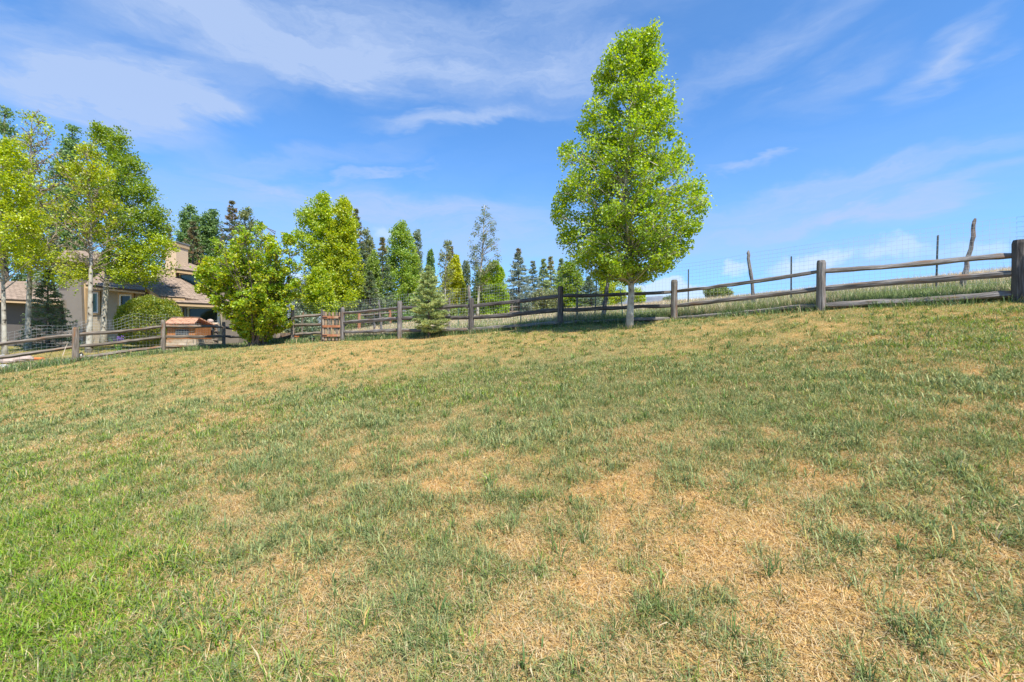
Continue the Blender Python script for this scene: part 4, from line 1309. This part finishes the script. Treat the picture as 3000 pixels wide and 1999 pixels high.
    tree('aspen_tree', 'golden yellow leaved tree in the distant belt', 36, [(1338, 955), (1336, 860), (1334, 755)], [(752, 1326, 1345), (790, 1304, 1354), (830, 1290, 1362), (870, 1286, 1366), (930, 1290, 1360)], seed=22, tr=.1, branches=70, twigs=6, leaves=9000, size=.12, pal=[(.56, .57, .03), (.48, .54, .03), (.54, .53, .05)], spread=.18)
    conifer('spruce_tree', 'spruce with brown tip poking over the golden tree', 39, (1322, 955), (1321, 726), cone((1322, 930), (1321, 726), 30), seed=9, tr=.1, rows=14, per=8, sprays=6, needles=9, nl=.15, nw=.05, pal=N_BROWN+N_DARK[:1], cone_top=.7)
    tree('aspen_tree', 'tall sparse aspen with small scattered leaves against the sky', 34, [(1398, 955), (1402, 860), (1412, 760), (1420, 602)],
         [(602, 1410, 1430), (650, 1388, 1456), (700, 1375, 1470), (740, 1368, 1478), (780, 1372, 1468), (850, 1378, 1460)], seed=23, tr=.11, branches=70, twigs=8, leaves=1700, size=.09, pal=G_GREY+[(.10, .15, .06)], spread=.14, tbark='twig')
    tree('aspen_tree', 'low bright green thicket of young aspen at the foot of the sparse tall one', 35, [(1440, 950), (1440, 880), (1445, 770)],
         [(768, 1430, 1462), (800, 1396, 1480), (840, 1372, 1490), (890, 1368, 1496), (935, 1375, 1490)], seed=24, tr=.08, branches=80, twigs=6, leaves=14000, size=.105, pal=G_LIME[:3], spread=.17)
    tree('aspen_tree', 'thin dark stemmed aspen with few leaves next to the golden tree', 38, [(1362, 950), (1364, 860), (1366, 770)], [(765, 1355, 1375), (800, 1352, 1380), (880, 1352, 1382)], seed=25, tr=.08, branches=36, twigs=6, leaves=1800, size=.11, pal=G_GREY, spread=.16, tbark='twig')
    conifer('spruce_tree', 'broad blue grey spruce, largest of the evergreens in the gap before the lone aspen', 40, (1522, 940), (1518, 733), cone((1522, 925), (1518, 733), 40), seed=10, tr=.13, rows=17, per=9, sprays=8, needles=11, nl=.15, nw=.045, pal=N_BLUE, cone_top=.94, group='evergreens beyond the field')
    conifer('spruce_tree', 'slim blue grey spruce close against the broad one', 43, (1562, 936), (1561, 769), cone((1562, 925), (1561, 769), 24), seed=11, tr=.1, rows=14, per=8, sprays=7, needles=9, nl=.15, nw=.045, pal=N_BLUE+N_DARK[:1], group='evergreens beyond the field')
    conifer('spruce_tree', 'olive green spruce, shorter of a touching pair beyond the field', 46, (1592, 930), (1592, 763), cone((1592, 920), (1592, 763), 24), seed=12, tr=.1, rows=14, per=8, sprays=7, needles=9, nl=.16, nw=.05, pal=N_FRESH[:3]+N_DARK[:1], group='evergreens beyond the field')
    conifer('spruce_tree', 'olive green spruce, taller of a touching pair beyond the field', 47, (1618, 930), (1613, 756), cone((1618, 920), (1613, 756), 26), seed=13, tr=.1, rows=14, per=8, sprays=7, needles=9, nl=.16, nw=.05, pal=N_FRESH[:3]+N_BROWN[:1], cone_top=.8, group='evergreens beyond the field')
    conifer('spruce_tree', 'distant spruce tip nearest the drooping boughs of the lone aspen', 52, (1646, 925), (1644, 762), cone((1646, 915), (1644, 762), 24), seed=14, tr=.1, rows=14, per=8, sprays=7, needles=9, nl=.18, nw=.055, pal=N_FRESH[:3]+N_DARK[:1], group='evergreens beyond the field')
    tree('willow_tree', 'bushy green willow behind the rails beneath the lone aspen', 40, [(1668, 925), (1668, 860), (1668, 780)], [(770, 1650, 1685), (800, 1634, 1706), (840, 1622, 1722), (880, 1620, 1730), (914, 1630, 1722)], seed=26, tr=.09, branches=70, twigs=6, leaves=10000, size=.12, pal=G_MID+G_OLIVE[:1], spread=.19, bark='bark')
    tree('willow_tree', 'brownish scrub willow with bare stems behind the rails', 37, [(1600, 930), (1600, 900), (1600, 850)], [(845, 1575, 1630), (870, 1555, 1648), (900, 1552, 1650), (925, 1560, 1640)], cat='shrub', seed=27, tr=.07, branches=60, twigs=6, leaves=3500, size=.10, pal=G_OLIVE+[(.28, .20, .10)], spread=.16, bark='twig', vase=True)
    conifer('spruce_tree', 'dark ragged spruce low behind the crooked pole under the lone aspen', 34, (1735, 920), (1725, 815), cone((1735, 912), (1725, 815), 34), seed=15, tr=.08, rows=12, per=9, sprays=7, needles=10, nl=.13, nw=.04, pal=N_DARK+N_BLUE[:1], droop=-.05)
    tree('aspen_tree', 'small yellow tree behind the crooked pole and lone aspen trunk', 42, [(1776, 912), (1776, 870), (1780, 815)], [(808, 1768, 1802), (830, 1754, 1832), (860, 1752, 1838), (895, 1756, 1830)], seed=28, tr=.08, branches=46, twigs=5, leaves=4500, size=.12, pal=G_YELLOW, spread=.18)
    tree('aspen_tree', 'yellow green bush on the far side of the white trunk', 44, [(1872, 905), (1872, 880), (1872, 850)], [(845, 1858, 1882), (860, 1848, 1890), (880, 1844, 1890), (900, 1848, 1886)], cat='shrub', seed=29, tr=.06, branches=36, twigs=5, leaves=2500, size=.12, pal=G_LIME[1:4], spread=.17, vase=True, bark='bark')
    tree('sagebrush_shrub', 'round grey green bush on the brow of the field', 31, [(2098, 872), (2098, 860), (2100, 848)], [(841, 2085, 2125), (848, 2064, 2140), (858, 2060, 2148), (868, 2066, 2146)], cat='shrub', seed=30, tr=.06, branches=60, twigs=6, leaves=4500, size=.075, pal=[(.24, .31, .09), (.29, .35, .11), (.19, .27, .08)], spread=.10, vase=True, bark='bark', group='bushes on the brow of the field')
    tree('sagebrush_shrub', 'tiny far bush beside the low blue hill', 60, [(1955, 886), (1955, 880), (1955, 872)], [(870, 1948, 1962), (876, 1940, 1968), (884, 1938, 1970)], cat='shrub', seed=31, tr=.06, branches=30, twigs=5, leaves=1500, size=.13, pal=G_GREY, spread=.16, vase=True, bark='bark', group='bushes on the brow of the field')
    for i, (Y, prof, pal, lab) in enumerate([
            (34, [(800, 880, 905), (830, 868, 925), (880, 865, 935), (975, 868, 935)], G_GREY+N_BLUE, 'grey green tree mass glimpsed between the maple and the tall pale aspen'),
            (38, [(815, 1010, 1060), (850, 1000, 1110), (900, 998, 1125), (965, 1000, 1120)], G_DARK+G_OLIVE[:1], 'dark thicket between the yellow green aspen and the narrow spruce'),
            (41, [(775, 1200, 1225), (820, 1180, 1270), (880, 1175, 1300), (955, 1180, 1300)], G_MID[:2]+G_LIME[:1], 'green thicket behind the small pale spruce'),
            (43, [(850, 1290, 1330), (880, 1270, 1380), (950, 1270, 1390)], G_LIME[:2]+G_OLIVE, 'light green thicket under the golden tree'),
            (46, [(860, 1470, 1500), (885, 1460, 1540), (940, 1462, 1545)], G_OLIVE+G_GREY, 'olive thicket at the foot of the broad blue grey spruce'),
            (48, [(865, 1560, 1650), (885, 1540, 1680), (930, 1545, 1690)], G_OLIVE+G_DARK[:1], 'olive thicket at the foot of the paired spruces'),
            (45, [(880, 1700, 1740), (895, 1690, 1770), (915, 1692, 1775)], G_GREY+G_MID[:1], 'grey green thicket behind the crooked pole')]):
        xc = (prof[-1][1]+prof[-1][2])/2
        tree('wild_shrub', lab, Y, [(xc, prof[-1][0]), (xc, prof[-1][0]-40), (xc, prof[0][0]+4)], prof, cat='shrub', seed=60+i, tr=.08, branches=60, twigs=6, leaves=5500, size=.12, pal=pal, spread=.19, vase=True, bark='bark', up=(.1, .4), group='thickets in the tree belt')
    # undergrowth between the gate fence and the belt
    for i, (px, py, w, h, Y, pal, lab) in enumerate([(880, 985, 46, 70, 22, N_BLUE+G_GREY, 'grey green leggy shrub behind the fence between maple and gate'), (1035, 975, 40, 60, 25, G_MID[:2]+G_OLIVE, 'olive shrub close behind the picket gate'),
                                                     (1160, 965, 52, 55, 28, G_MID[:2]+G_DARK[:2], 'dark green shrub behind the rails near the small pale spruce'), (1225, 962, 46, 60, 29, G_DARK+G_OLIVE[:1], 'dull green shrub partly hidden by the small pale spruce'),
                                                     (1345, 955, 40, 58, 31, G_LIME[:2]+G_OLIVE, 'lime green shrub behind the rails below the golden tree'), (1030, 968, 44, 110, 29, N_DARK+G_DARK, 'shady green shrub at the foot of the rusty-topped spruce')]):
        rows = [(py-h, px-w*.35, px+w*.35), (py-h*.7, px-w*.8, px+w*.8), (py-h*.3, px-w, px+w), (py-4, px-w*.8, px+w*.8)]
        tree('wild_shrub', lab, Y, [(px, py), (px, py-h*.5), (px, py-h)], rows, cat='shrub', seed=40+i, tr=.06, branches=50, twigs=6, leaves=4200, size=.085, pal=pal, spread=.13, vase=True, bark='twig', group='shrubs behind the gate fence')


plants()

# ---------------------------------------------------------------- house
def house():
    Y = 25.0
    b0 = on_ground(330, Y)
    root = thing('house', 'low taupe and beige house with brown shingle roofs and a square chimney', 'house', b0)
    o = b0

    def q(px, py, Yd):
        return P(px, py, Yd)

    def wall(name, x0, x1, pt, pb, Y0, depth, m, xt=None):
        mb = MB()
        a, b = q(x0, pt, Y0), q(x1, pt, Y0); c, d = q(x1, pb, Y0), q(x0, pb, Y0)
        mb.prism([d, c, b, a], (0, depth, 0))
        return mb.build(name, M[m], root, origin=o)

    def slab(name, pts, th, m, parent=None):
        mb = MB()
        pts = np.array(pts)
        n = np.cross(pts[1]-pts[0], pts[-1]-pts[0]); n /= np.linalg.norm(n)
        if n[2] > 0:
            n = -n
        mb.prism(pts, n*th)
        return mb.build(name, M[m], parent or root, origin=o)

    def fascia(name, a, b, h, d=.05, m='tan', parent=None):
        mb = MB()
        a, b = np.array(a), np.array(b)
        z = np.array([0, 0, -h])
        mb.prism([a+z, b+z, b, a], (0, d, 0))
        return mb.build(name, M[m], parent or root, origin=o)

    def window(x0, x1, pt, pb, Yw, glass='glass', fr=.07, trim='tan', trimw=.0, frame='white'):
        mb = MB()
        a, b = q(x0, pt, Yw), q(x1, pb, Yw)
        xa, xb, zt, zb = a[0], b[0], a[2], b[2]
        y = Yw
        f = fr
        mb.box(((xa+xb)/2, y-.02, zt-f/2), (xb-xa, .09, f)); mb.box(((xa+xb)/2, y-.02, zb+f/2), (xb-xa, .09, f))
        mb.box((xa+f/2, y-.02, (zt+zb)/2), (f, .088, zt-zb-2*f)); mb.box((xb-f/2, y-.02, (zt+zb)/2), (f, .088, zt-zb-2*f))
        w = mb.build('window', M[frame], root, origin=o)
        g = MB(); g.box(((xa+xb)/2, y+.0, (zt+zb)/2), (xb-xa-2*f+.01, .02, zt-zb-2*f+.01)); g.build('pane', M[glass], w, origin=o)
        if trimw:
            t = MB(); tw = trimw
            t.box(((xa+xb)/2, y-.015, zt+tw/2), (xb-xa+2*tw, .06, tw)); t.box((xa-tw/2, y-.015, (zt+zb)/2), (tw, .058, zt-zb)); t.box((xb+tw/2, y-.015, (zt+zb)/2), (tw, .058, zt-zb))
            t.box(((xa+xb)/2, y-.015, zb-tw/2), (xb-xa+2*tw, .06, tw))
            t.build('window_trim', M[trim], w, origin=o)

    gb = 1030
    # garage-like wing, with a hip roof
    wall('wall', -60, 178, 884, gb, 25.6, 5, 'shaded_wall')
    r = slab('roof', [q(-80, 872, 24.9), q(182, 884, 24.9), q(132, 826, 28.5), q(-80, 822, 28.5)], .10, 'shingle')
    slab('hip', [q(182, 884, 24.9), q(178, 868, 30.5), q(132, 826, 28.5)], .10, 'shingle', r)
    fascia('fascia', q(-80, 874, 24.94), q(181, 886, 24.94), .16, parent=r)
    # tall grey block
    wall('wall', 172, 262, 756, gb, 26.2, 4, 'shaded_wall')  # upper wall darkened by colour for the shade of the eave
    wall('wall', 172, 201, 852, gb, 25.75, .40, 'stucco')  # sunlit lower part of that wall, given the lighter colour
    bl = MB()
    a = [q(197, 818, 24.7), q(237, 819, 24.7), q(245, gb, 24.7), q(193, gb, 24.7)]
    bl.prism([a[3], a[2], a[1], a[0]], (0, 1.45, 0))
    bl.build('buttress', M['stucco'], root, origin=o)
    slab('roof', [q(165, 758, 25.6), q(275, 776, 25.6), q(340, 742, 29.5), q(190, 732, 29.5)], .12, 'shingle')
    # beige front
    wall('wall', 243, 418, 838, gb, 25.15, 5, 'beige')
    mb = MB(); c0 = q(243, 830, 24.9); c1 = q(252, gb, 24.9)
    mb.prism([(c0[0], 24.86, c1[2]), (c1[0], 24.86, c1[2]), (c1[0], 24.86, c0[2]), (c0[0], 24.86, c0[2])], (0, .28, 0)); mb.build('sunlit_side_strip', M['tan'], root, origin=o)  # sunlit side of the buttress, its light put into a tan strip
    r = slab('roof', [q(250, 834, 24.3), q(425, 852, 24.3), q(420, 776, 29), q(300, 768, 29)], .11, 'shingle')
    fascia('fascia', q(250, 836, 24.34), q(424, 853.5, 24.34), .17, parent=r)
    window(270, 290, 858, 918, 25.12, 'teal', .06, trimw=.08)
    window(352, 388, 864, 944, 25.12, 'glass', .08, trimw=.10)
    # wall under the big rake, its shade put into the dark colour
    wall('wall', 414, 520, 840, gb, 25.05, 3, 'shaded_wall')
    # big hipped roof
    big = slab('roof', [q(466, 868, 23.6), q(540, 872, 23.6), q(648, 890, 24.1), q(517, 806, 28.2), q(470, 782, 28.2), q(414, 828, 25.6)], .14, 'shingle')
    slab('lower_eave', [q(506, 885, 23.3), q(649, 891, 23.3), q(640, 873, 24.3), q(545, 871, 24.3)], .08, 'shingle', big)
    # rake board under the sloping edge
    mb = MB(); ra, rb = q(411, 830, 25.5), q(466, 870, 23.56)
    mb.prism([ra, rb, rb+[0, 0, -.24], ra+[0, 0, -.24]], (.06, .05, 0)); mb.build('rake_board', M['tan'], big, origin=o)
    fascia('fascia', q(466, 870, 23.63), q(541, 874, 23.63), .16, parent=big)
    fascia('fascia', q(508, 887, 23.34), q(648, 892.5, 23.34), .17, parent=big)
    # wall with the wide window
    wall('wall', 470, 650, 890, gb, 24.3, .3, 'beige')
    window(500, 536, 903, 975, 24.26, 'glass', .06)
    window(551, 643, 901, 972, 24.26, 'glass', .08)
    mb = MB(); c = q(545, 935, 24.2); mb.box((c[0], 24.2, c[2]-.4), (.10, .10, 1.9)); mb.build('downpipe', M['metal'], root, origin=o)
    wall('wall', 648, 700, 905, gb, 26.0, 2, 'stucco')
    wall('wall', 690, 760, 930, gb, 27.5, 2, 'stucco')
    slab('roof', [q(640, 886, 25.4), q(772, 900, 26.6), q(720, 862, 31), q(640, 846, 31)], .1, 'shingle')
    # clerestory
    wall('wall', 512, 640, 790, 900, 27.2, 3, 'beige')
    r = slab('roof', [q(512, 787, 26.5), q(640, 803, 26.5), q(612, 795, 29.5), q(517, 757, 29.5)], .1, 'shingle')
    fascia('fascia', q(512, 789, 26.54), q(638, 805, 26.54), .19, parent=r)
    window(526, 600, 802, 862, 27.15, 'teal', .09, frame='tan')
    # chimney
    mb = MB(); a, b = q(484, 714, 27.0), q(516, 830, 27.0)
    mb.box(((a[0]+b[0])/2, 27.5, (a[2]+b[2])/2), (b[0]-a[0], 1.0, a[2]-b[2]))
    ch = mb.build('chimney', M['chim'], root, origin=o)
    mb = MB(); mb.box(((a[0]+b[0])/2, 27.5, a[2]-.05), (b[0]-a[0]+.10, 1.1, .22)); mb.build('band', M['tan'], ch, origin=o)
    mb = MB(); mb.box(((a[0]+b[0])/2, 27.5, a[2]+.10), (b[0]-a[0]+.16, 1.16, .06)); mb.build('cap', M['metal'], ch, origin=o)


def hutch():
    Y = 19.2
    c = on_ground(515, Y)
    root = thing('garden_hutch', 'small wooden hutch with cedar shingle roof behind the welded wire', 'hutch', c)
    def z(py): return P(0, py, Y)[2]
    def x(px): return P(px, 0, Y)[0]
    m = MB()
    d = 1.1
    zb = c[2]-.15
    # walls: lower pale boards, upper orange boards
    for i, (a, b, mm) in enumerate([(1026, 1016, 'pale'), (1015.4, 1005, 'pale'), (1004.4, 995, 'pale')]):
        mb = MB(); mb.box(((x(487)+x(574))/2, Y+d/2, (z(a)+z(b))/2), (x(574)-x(487), d, z(b)-z(a))); mb.build('board', M[mm], root, origin=c)
    mb = MB(); mb.box(((x(480)+x(573))/2, Y+d/2+.03, (z(993)+z(958))/2), (x(573)-x(486)-.05, d-.1, z(958)-z(994))); mb.build('box', M['orange'], root, origin=c)
    mb = MB(); mb.box(((x(512)+x(549))/2, Y+.065, (z(984)+z(967))/2), (x(549)-x(512), .03, z(967)-z(984))); mb.build('opening', M['black'], root, origin=c)
    mb = MB()
    for i in range(9):
        xx = x(512)+(x(549)-x(512))*i/8
        mb.box((xx, Y+.042, (z(984)+z(967))/2), (.006, .006, z(967)-z(984)))
    for i in range(4):
        mb.box(((x(512)+x(549))/2, Y+.037, z(984)+(z(967)-z(984))*i/3), (x(549)-x(512), .006, .006))
    mb.build('wire_front', M['wire'], root, origin=c)
    # gable roof
    e = .12
    ridge_z, eave_z = z(929), z(949)
    xa, xb = x(486)-.05, x(572)+.05
    ym = Y+d/2
    rf = MB()
    n = np.array([0, 0, -.05])
    rf.prism([(xa, Y-e, eave_z), (xb, Y-e, eave_z), (xb-.25, ym, ridge_z), (xa-.1, ym, ridge_z)], n)
    rf.prism([(xb, Y+d+e, eave_z), (xa, Y+d+e, eave_z), (xa-.1, ym+.01, ridge_z), (xb-.25, ym+.01, ridge_z)], n)
    r = rf.build('roof', M['cedar'], root, origin=c)
    mb = MB(); mb.box(((xa+xb)/2-.17, ym, ridge_z+.012), (xb-xa-.15, .10, .03)); mb.build('ridge_board', M['old'], r, origin=c)
    mb = MB(); mb.prism([(xa+.06, Y-.02, eave_z-.02), (xa+.06, Y+d, eave_z-.02), (xa, ym, ridge_z-.07)], (.03, 0, 0)); mb.build('gable', M['old'], root, origin=c)


def ground_z_at(p):
    return float(gz(p[0], p[1]))


def small_things():
    # a rough trestle carrying a log
    Y = 20.6
    c = on_ground(612, Y)
    root = thing('log_trestle', 'rough grey wooden trestle with a tan log laid across the top', 'trestle', c)
    for px, pt in ((603, 958), (618, 952), (634, 960)):
        m = MB(); p = on_ground(px, Y); t = P(px, pt, Y); m.tube(np.array([p-[0, 0, .1], (p+t)/2, t]), [.085, .075, .07], 7, True, .2, seed=px); m.build('leg', M['old'], root, origin=p)
    for py in (972, 998):
        m = MB(); m.tube(bumpy(P(600, py, Y-.06), P(638, py, Y-.06), 6, .01, py), .045, 6, True, .2, seed=py); m.build('stretcher', M['old'], root, origin=c)
    m = MB(); m.tube(bumpy(P(572, 953, Y), P(640, 950, Y), 10, .01, 5), [.07]*10, 8, True, .15, seed=6); tag(m.build('log', M['pale'], root, origin=c))
    # stone lying on the log
    def rock(name, label, p, s, mm, seed, group=None, sq=.6):
        g = np.random.default_rng(seed)
        m = MB(); v = []
        nu, nv = 12, 8
        off = g.random(2)*30
        for i in range(nv+1):
            th = math.pi*i/nv
            for j in range(nu):
                ph = 2*math.pi*j/nu
                d = np.array([math.sin(th)*math.cos(ph), math.sin(th)*math.sin(ph), math.cos(th)])
                r = 1+.45*(float(fbm(d[0]*1.3+off[0], d[1]*1.3+d[2]*1.7+off[1], 3))-.5)
                v.append(d*r*np.array(s))
        quads = [[i*nu+j, (i+1)*nu+j, (i+1)*nu+(j+1) % nu, i*nu+(j+1) % nu] for i in range(nv) for j in range(nu)]
        m.add(np.array(v)+p+np.array([0, 0, s[2]*sq]), quads)
        return tag(m.build(name, M[mm], smooth=False, origin=p), label, 'rock', group)
    rock('rock', 'brown stone sitting on the log of the trestle', P(616, 949, Y)+[0, 0, .02], (.14, .11, .10), 'rock', 1, sq=.9)
    for i, (px, Yr, s, mm, lab) in enumerate([(10, 15.2, (.20, .2, .16), 'rock_grey', 'pale grey rock in the yard nearest the frame edge'), (26, 15.0, (.22, .18, .13), 'rock', 'pinkish small rock squeezed between two larger ones'), (64, 15.3, (.36, .25, .17), 'rock', 'broad sandy pink boulder lying behind the lowest rail'),
                                              (785, 20.0, (.30, .2, .2), 'rock', 'tan mottled stone by the orange tub under the maple'), (8, 13.9, (.22, .2, .10), 'rock_grey', 'flat pale stone under the fence at the frame edge')]):
        p = on_ground(px, Yr)
        rock('rock', lab, p, s, mm, 10+i, 'rocks along the fence')
    # orange tray and flower pots
    p = P(115, 1061, 15.6); p[2] = ground_z_at(p)+.0
    m = MB(); m.tube(np.array([p+[-.14, 0, .05], p+[.14, 0, .05]]), [.05, .05], 8, True); m.build('tile', M['terracotta'])
    tag(bpy.data.objects['tile'], 'orange clay half pipe lying on the yard grass', 'clay pipe')

    def lathe(name, c, prof, mm, parent=None, n=16):
        m = MB(); prof = np.array(prof); th = np.linspace(0, 2*math.pi, n, endpoint=False)
        v = np.stack([prof[:, 0][:, None]*np.cos(th), prof[:, 0][:, None]*np.sin(th), np.broadcast_to(prof[:, 1][:, None], (len(prof), n))], -1)+np.asarray(c)
        k = len(prof); i = np.arange(k-1)[:, None]*n; j = np.arange(n)[None]; j2 = (j+1) % n
        m.add(v.reshape(-1, 3), np.stack([i+j, i+j2, i+n+j2, i+n+j], -1).reshape(-1, 4), None, [list(range(n))[::-1], list(range((k-1)*n, k*n))])
        return m.build(name, M[mm], parent, True, origin=c)
    for i, (px, Yp, w, h, lab) in enumerate([(806, 20.6, .17, .26, 'orange plastic tub next to the tan stone behind the maple'), (862, 21.0, .20, .26, 'orange plastic tub behind the grey fence post by the gate')]):
        p = on_ground(px, Yp)
        r = thing('plastic_tub', lab, 'tub', p, 'orange tubs in the yard')
        p2 = np.array(p)
        lathe('body', p2, [(w*.8, 0), (w*.95, h*.8), (w*.9, h*.8), (w*.75, .03)], 'terracotta', r)
        lathe('rim', p2, [(w*.95, h*.8), (w*1.07, h*.82), (w*1.07, h*.95), (w*.93, h*.95)], 'terracotta', r)
    # grey board bed behind the corner
    p = on_ground(832, 20.8)
    r = thing('raised_bed', 'low bed of grey boards between the two orange tubs', 'planter', p)
    for i in range(4):
        m = MB(); m.box(p+np.array([-.24+i*.165, 0, .2]), (.155, .05, .50)); m.build('board', M['old'], r, origin=p)
    # dark pot hanging at the foot of the green stake
    p = on_ground(915, 18.6)
    st = tag(MBtube('stake', [p-[0, 0, .1], P(914, 915, 18.6)], .022, 'tpost'), 'light green steel stake behind the rails beside the gate', 'stake')
    p = on_ground(915, 18.1)
    r = thing('plant_pot', 'small black pot in the weeds beneath the green stake', 'pot', p)
    lathe('body', p, [(.075, 0), (.095, .16), (.085, .16), (.065, .02)], 'black', r)
    lathe('rim', p, [(.095, .16), (.108, .165), (.108, .19), (.088, .19)], 'black', r)
    p = on_ground(888, 18.9)
    tag(MBtube('stake', [p-[0, 0, .1], P(884, 955, 18.9), P(889, 915, 18.9)], .028, 'old'), 'crooked grey wooden stake behind the rails near the maple', 'stake')
    # small black and white lantern by the fence
    p = on_ground(238, 15.4)
    r = thing('yard_lantern', 'small black hooded lantern on a white foot beside the fence post', 'lantern', p)
    lathe('base', p, [(.09, 0), (.09, .05), (.05, .06)], 'white', r)
    m = MB()
    m.tube(np.array([p+[-.05, 0, .04], p+[-.055, 0, .14], p+[-.035, 0, .2], p+[0, 0, .225], p+[.035, 0, .2], p+[.055, 0, .14], p+[.05, 0, .04]]), .02, 6, True); m.build('hood', M['black'], r, origin=p)
    lathe('lamp_glass', p+[0, 0, .06], [(.03, 0), (.034, .08), (.02, .11)], 'white', r)
    # yellow strip in the grass
    a, b = on_ground(318, 15.9), on_ground(348, 16.2)
    tag(MBtube('hose_piece', bumpy(a+[0, 0, .04], b+[0, 0, .05], 6, .01, 3), .03, 'yellow'), 'bright yellow strip lying in the grass under the rails', 'strip')
    # purple flowers in front of the house
    p = on_ground(351, 17.6)
    g = np.random.default_rng(77)
    r = thing('iris_plant', 'small clump of purple flowers seen through the wire', 'plant', p)
    m = MB()
    for i in range(14):
        d = g.normal(0, .07, 2)
        m.tube(np.array([p, p+[d[0], d[1], .35], p+[d[0]*2, d[1]*2, .62]]), [.012, .01, .003], 3, False)
    m.build('stems', flatgreen(), r, origin=p)
    leaves_mesh('blossom', np.array(p)+np.array([0, 0, .58])+g.normal(0, .06, (60, 3)), .05, [(.26, .10, .5), (.34, .16, .6)], r, g)
    # straw-like stalks leaning by the near post
    for i, (a, b, c, lab) in enumerate([((108, 1089), (140, 1052), (156, 1024), 'long dry straw-coloured stalk leaning from the weeds to the rails'), ((184, 1042), (192, 1020), (198, 1006), 'short dry stalk standing near the fence post'), ((104, 1100), (124, 1085), (145, 1075), 'dry stalk bent flat along the weeds')]):
        tag(MBtube('dry_stalk', [P(*a, 14.0), P(*b, 14.05), P(*c, 14.1)], [.012, .009, .004], 'pale'), lab, 'stalk', 'dry stalks by the fence')
    for i, (a, b, lab) in enumerate([((546, 1010), (554, 986), 'dry stalk before the hutch boards leaning outward'), ((566, 1008), (570, 984), 'dry stalk before the hutch near its corner')]):
        tag(MBtube('dry_stalk', [P(*a, 18.4), P(*b, 18.4)], [.012, .005], 'pale'), lab, 'stalk', 'dry stalks by the fence')


def MBtube(name, pts, rad, mm, n=6):
    m = MB(); pts = np.array([np.asarray(p, float) for p in pts])
    m.tube(pts, rad, n, True, .08)
    return m.build(name, M[mm], origin=pts[0])


def flatgreen():
    if 'stem' not in M:
        M['stem'] = flat_mat('stem_green', (.10, .2, .04), .8)
    return M['stem']


house()
hutch()
small_things()
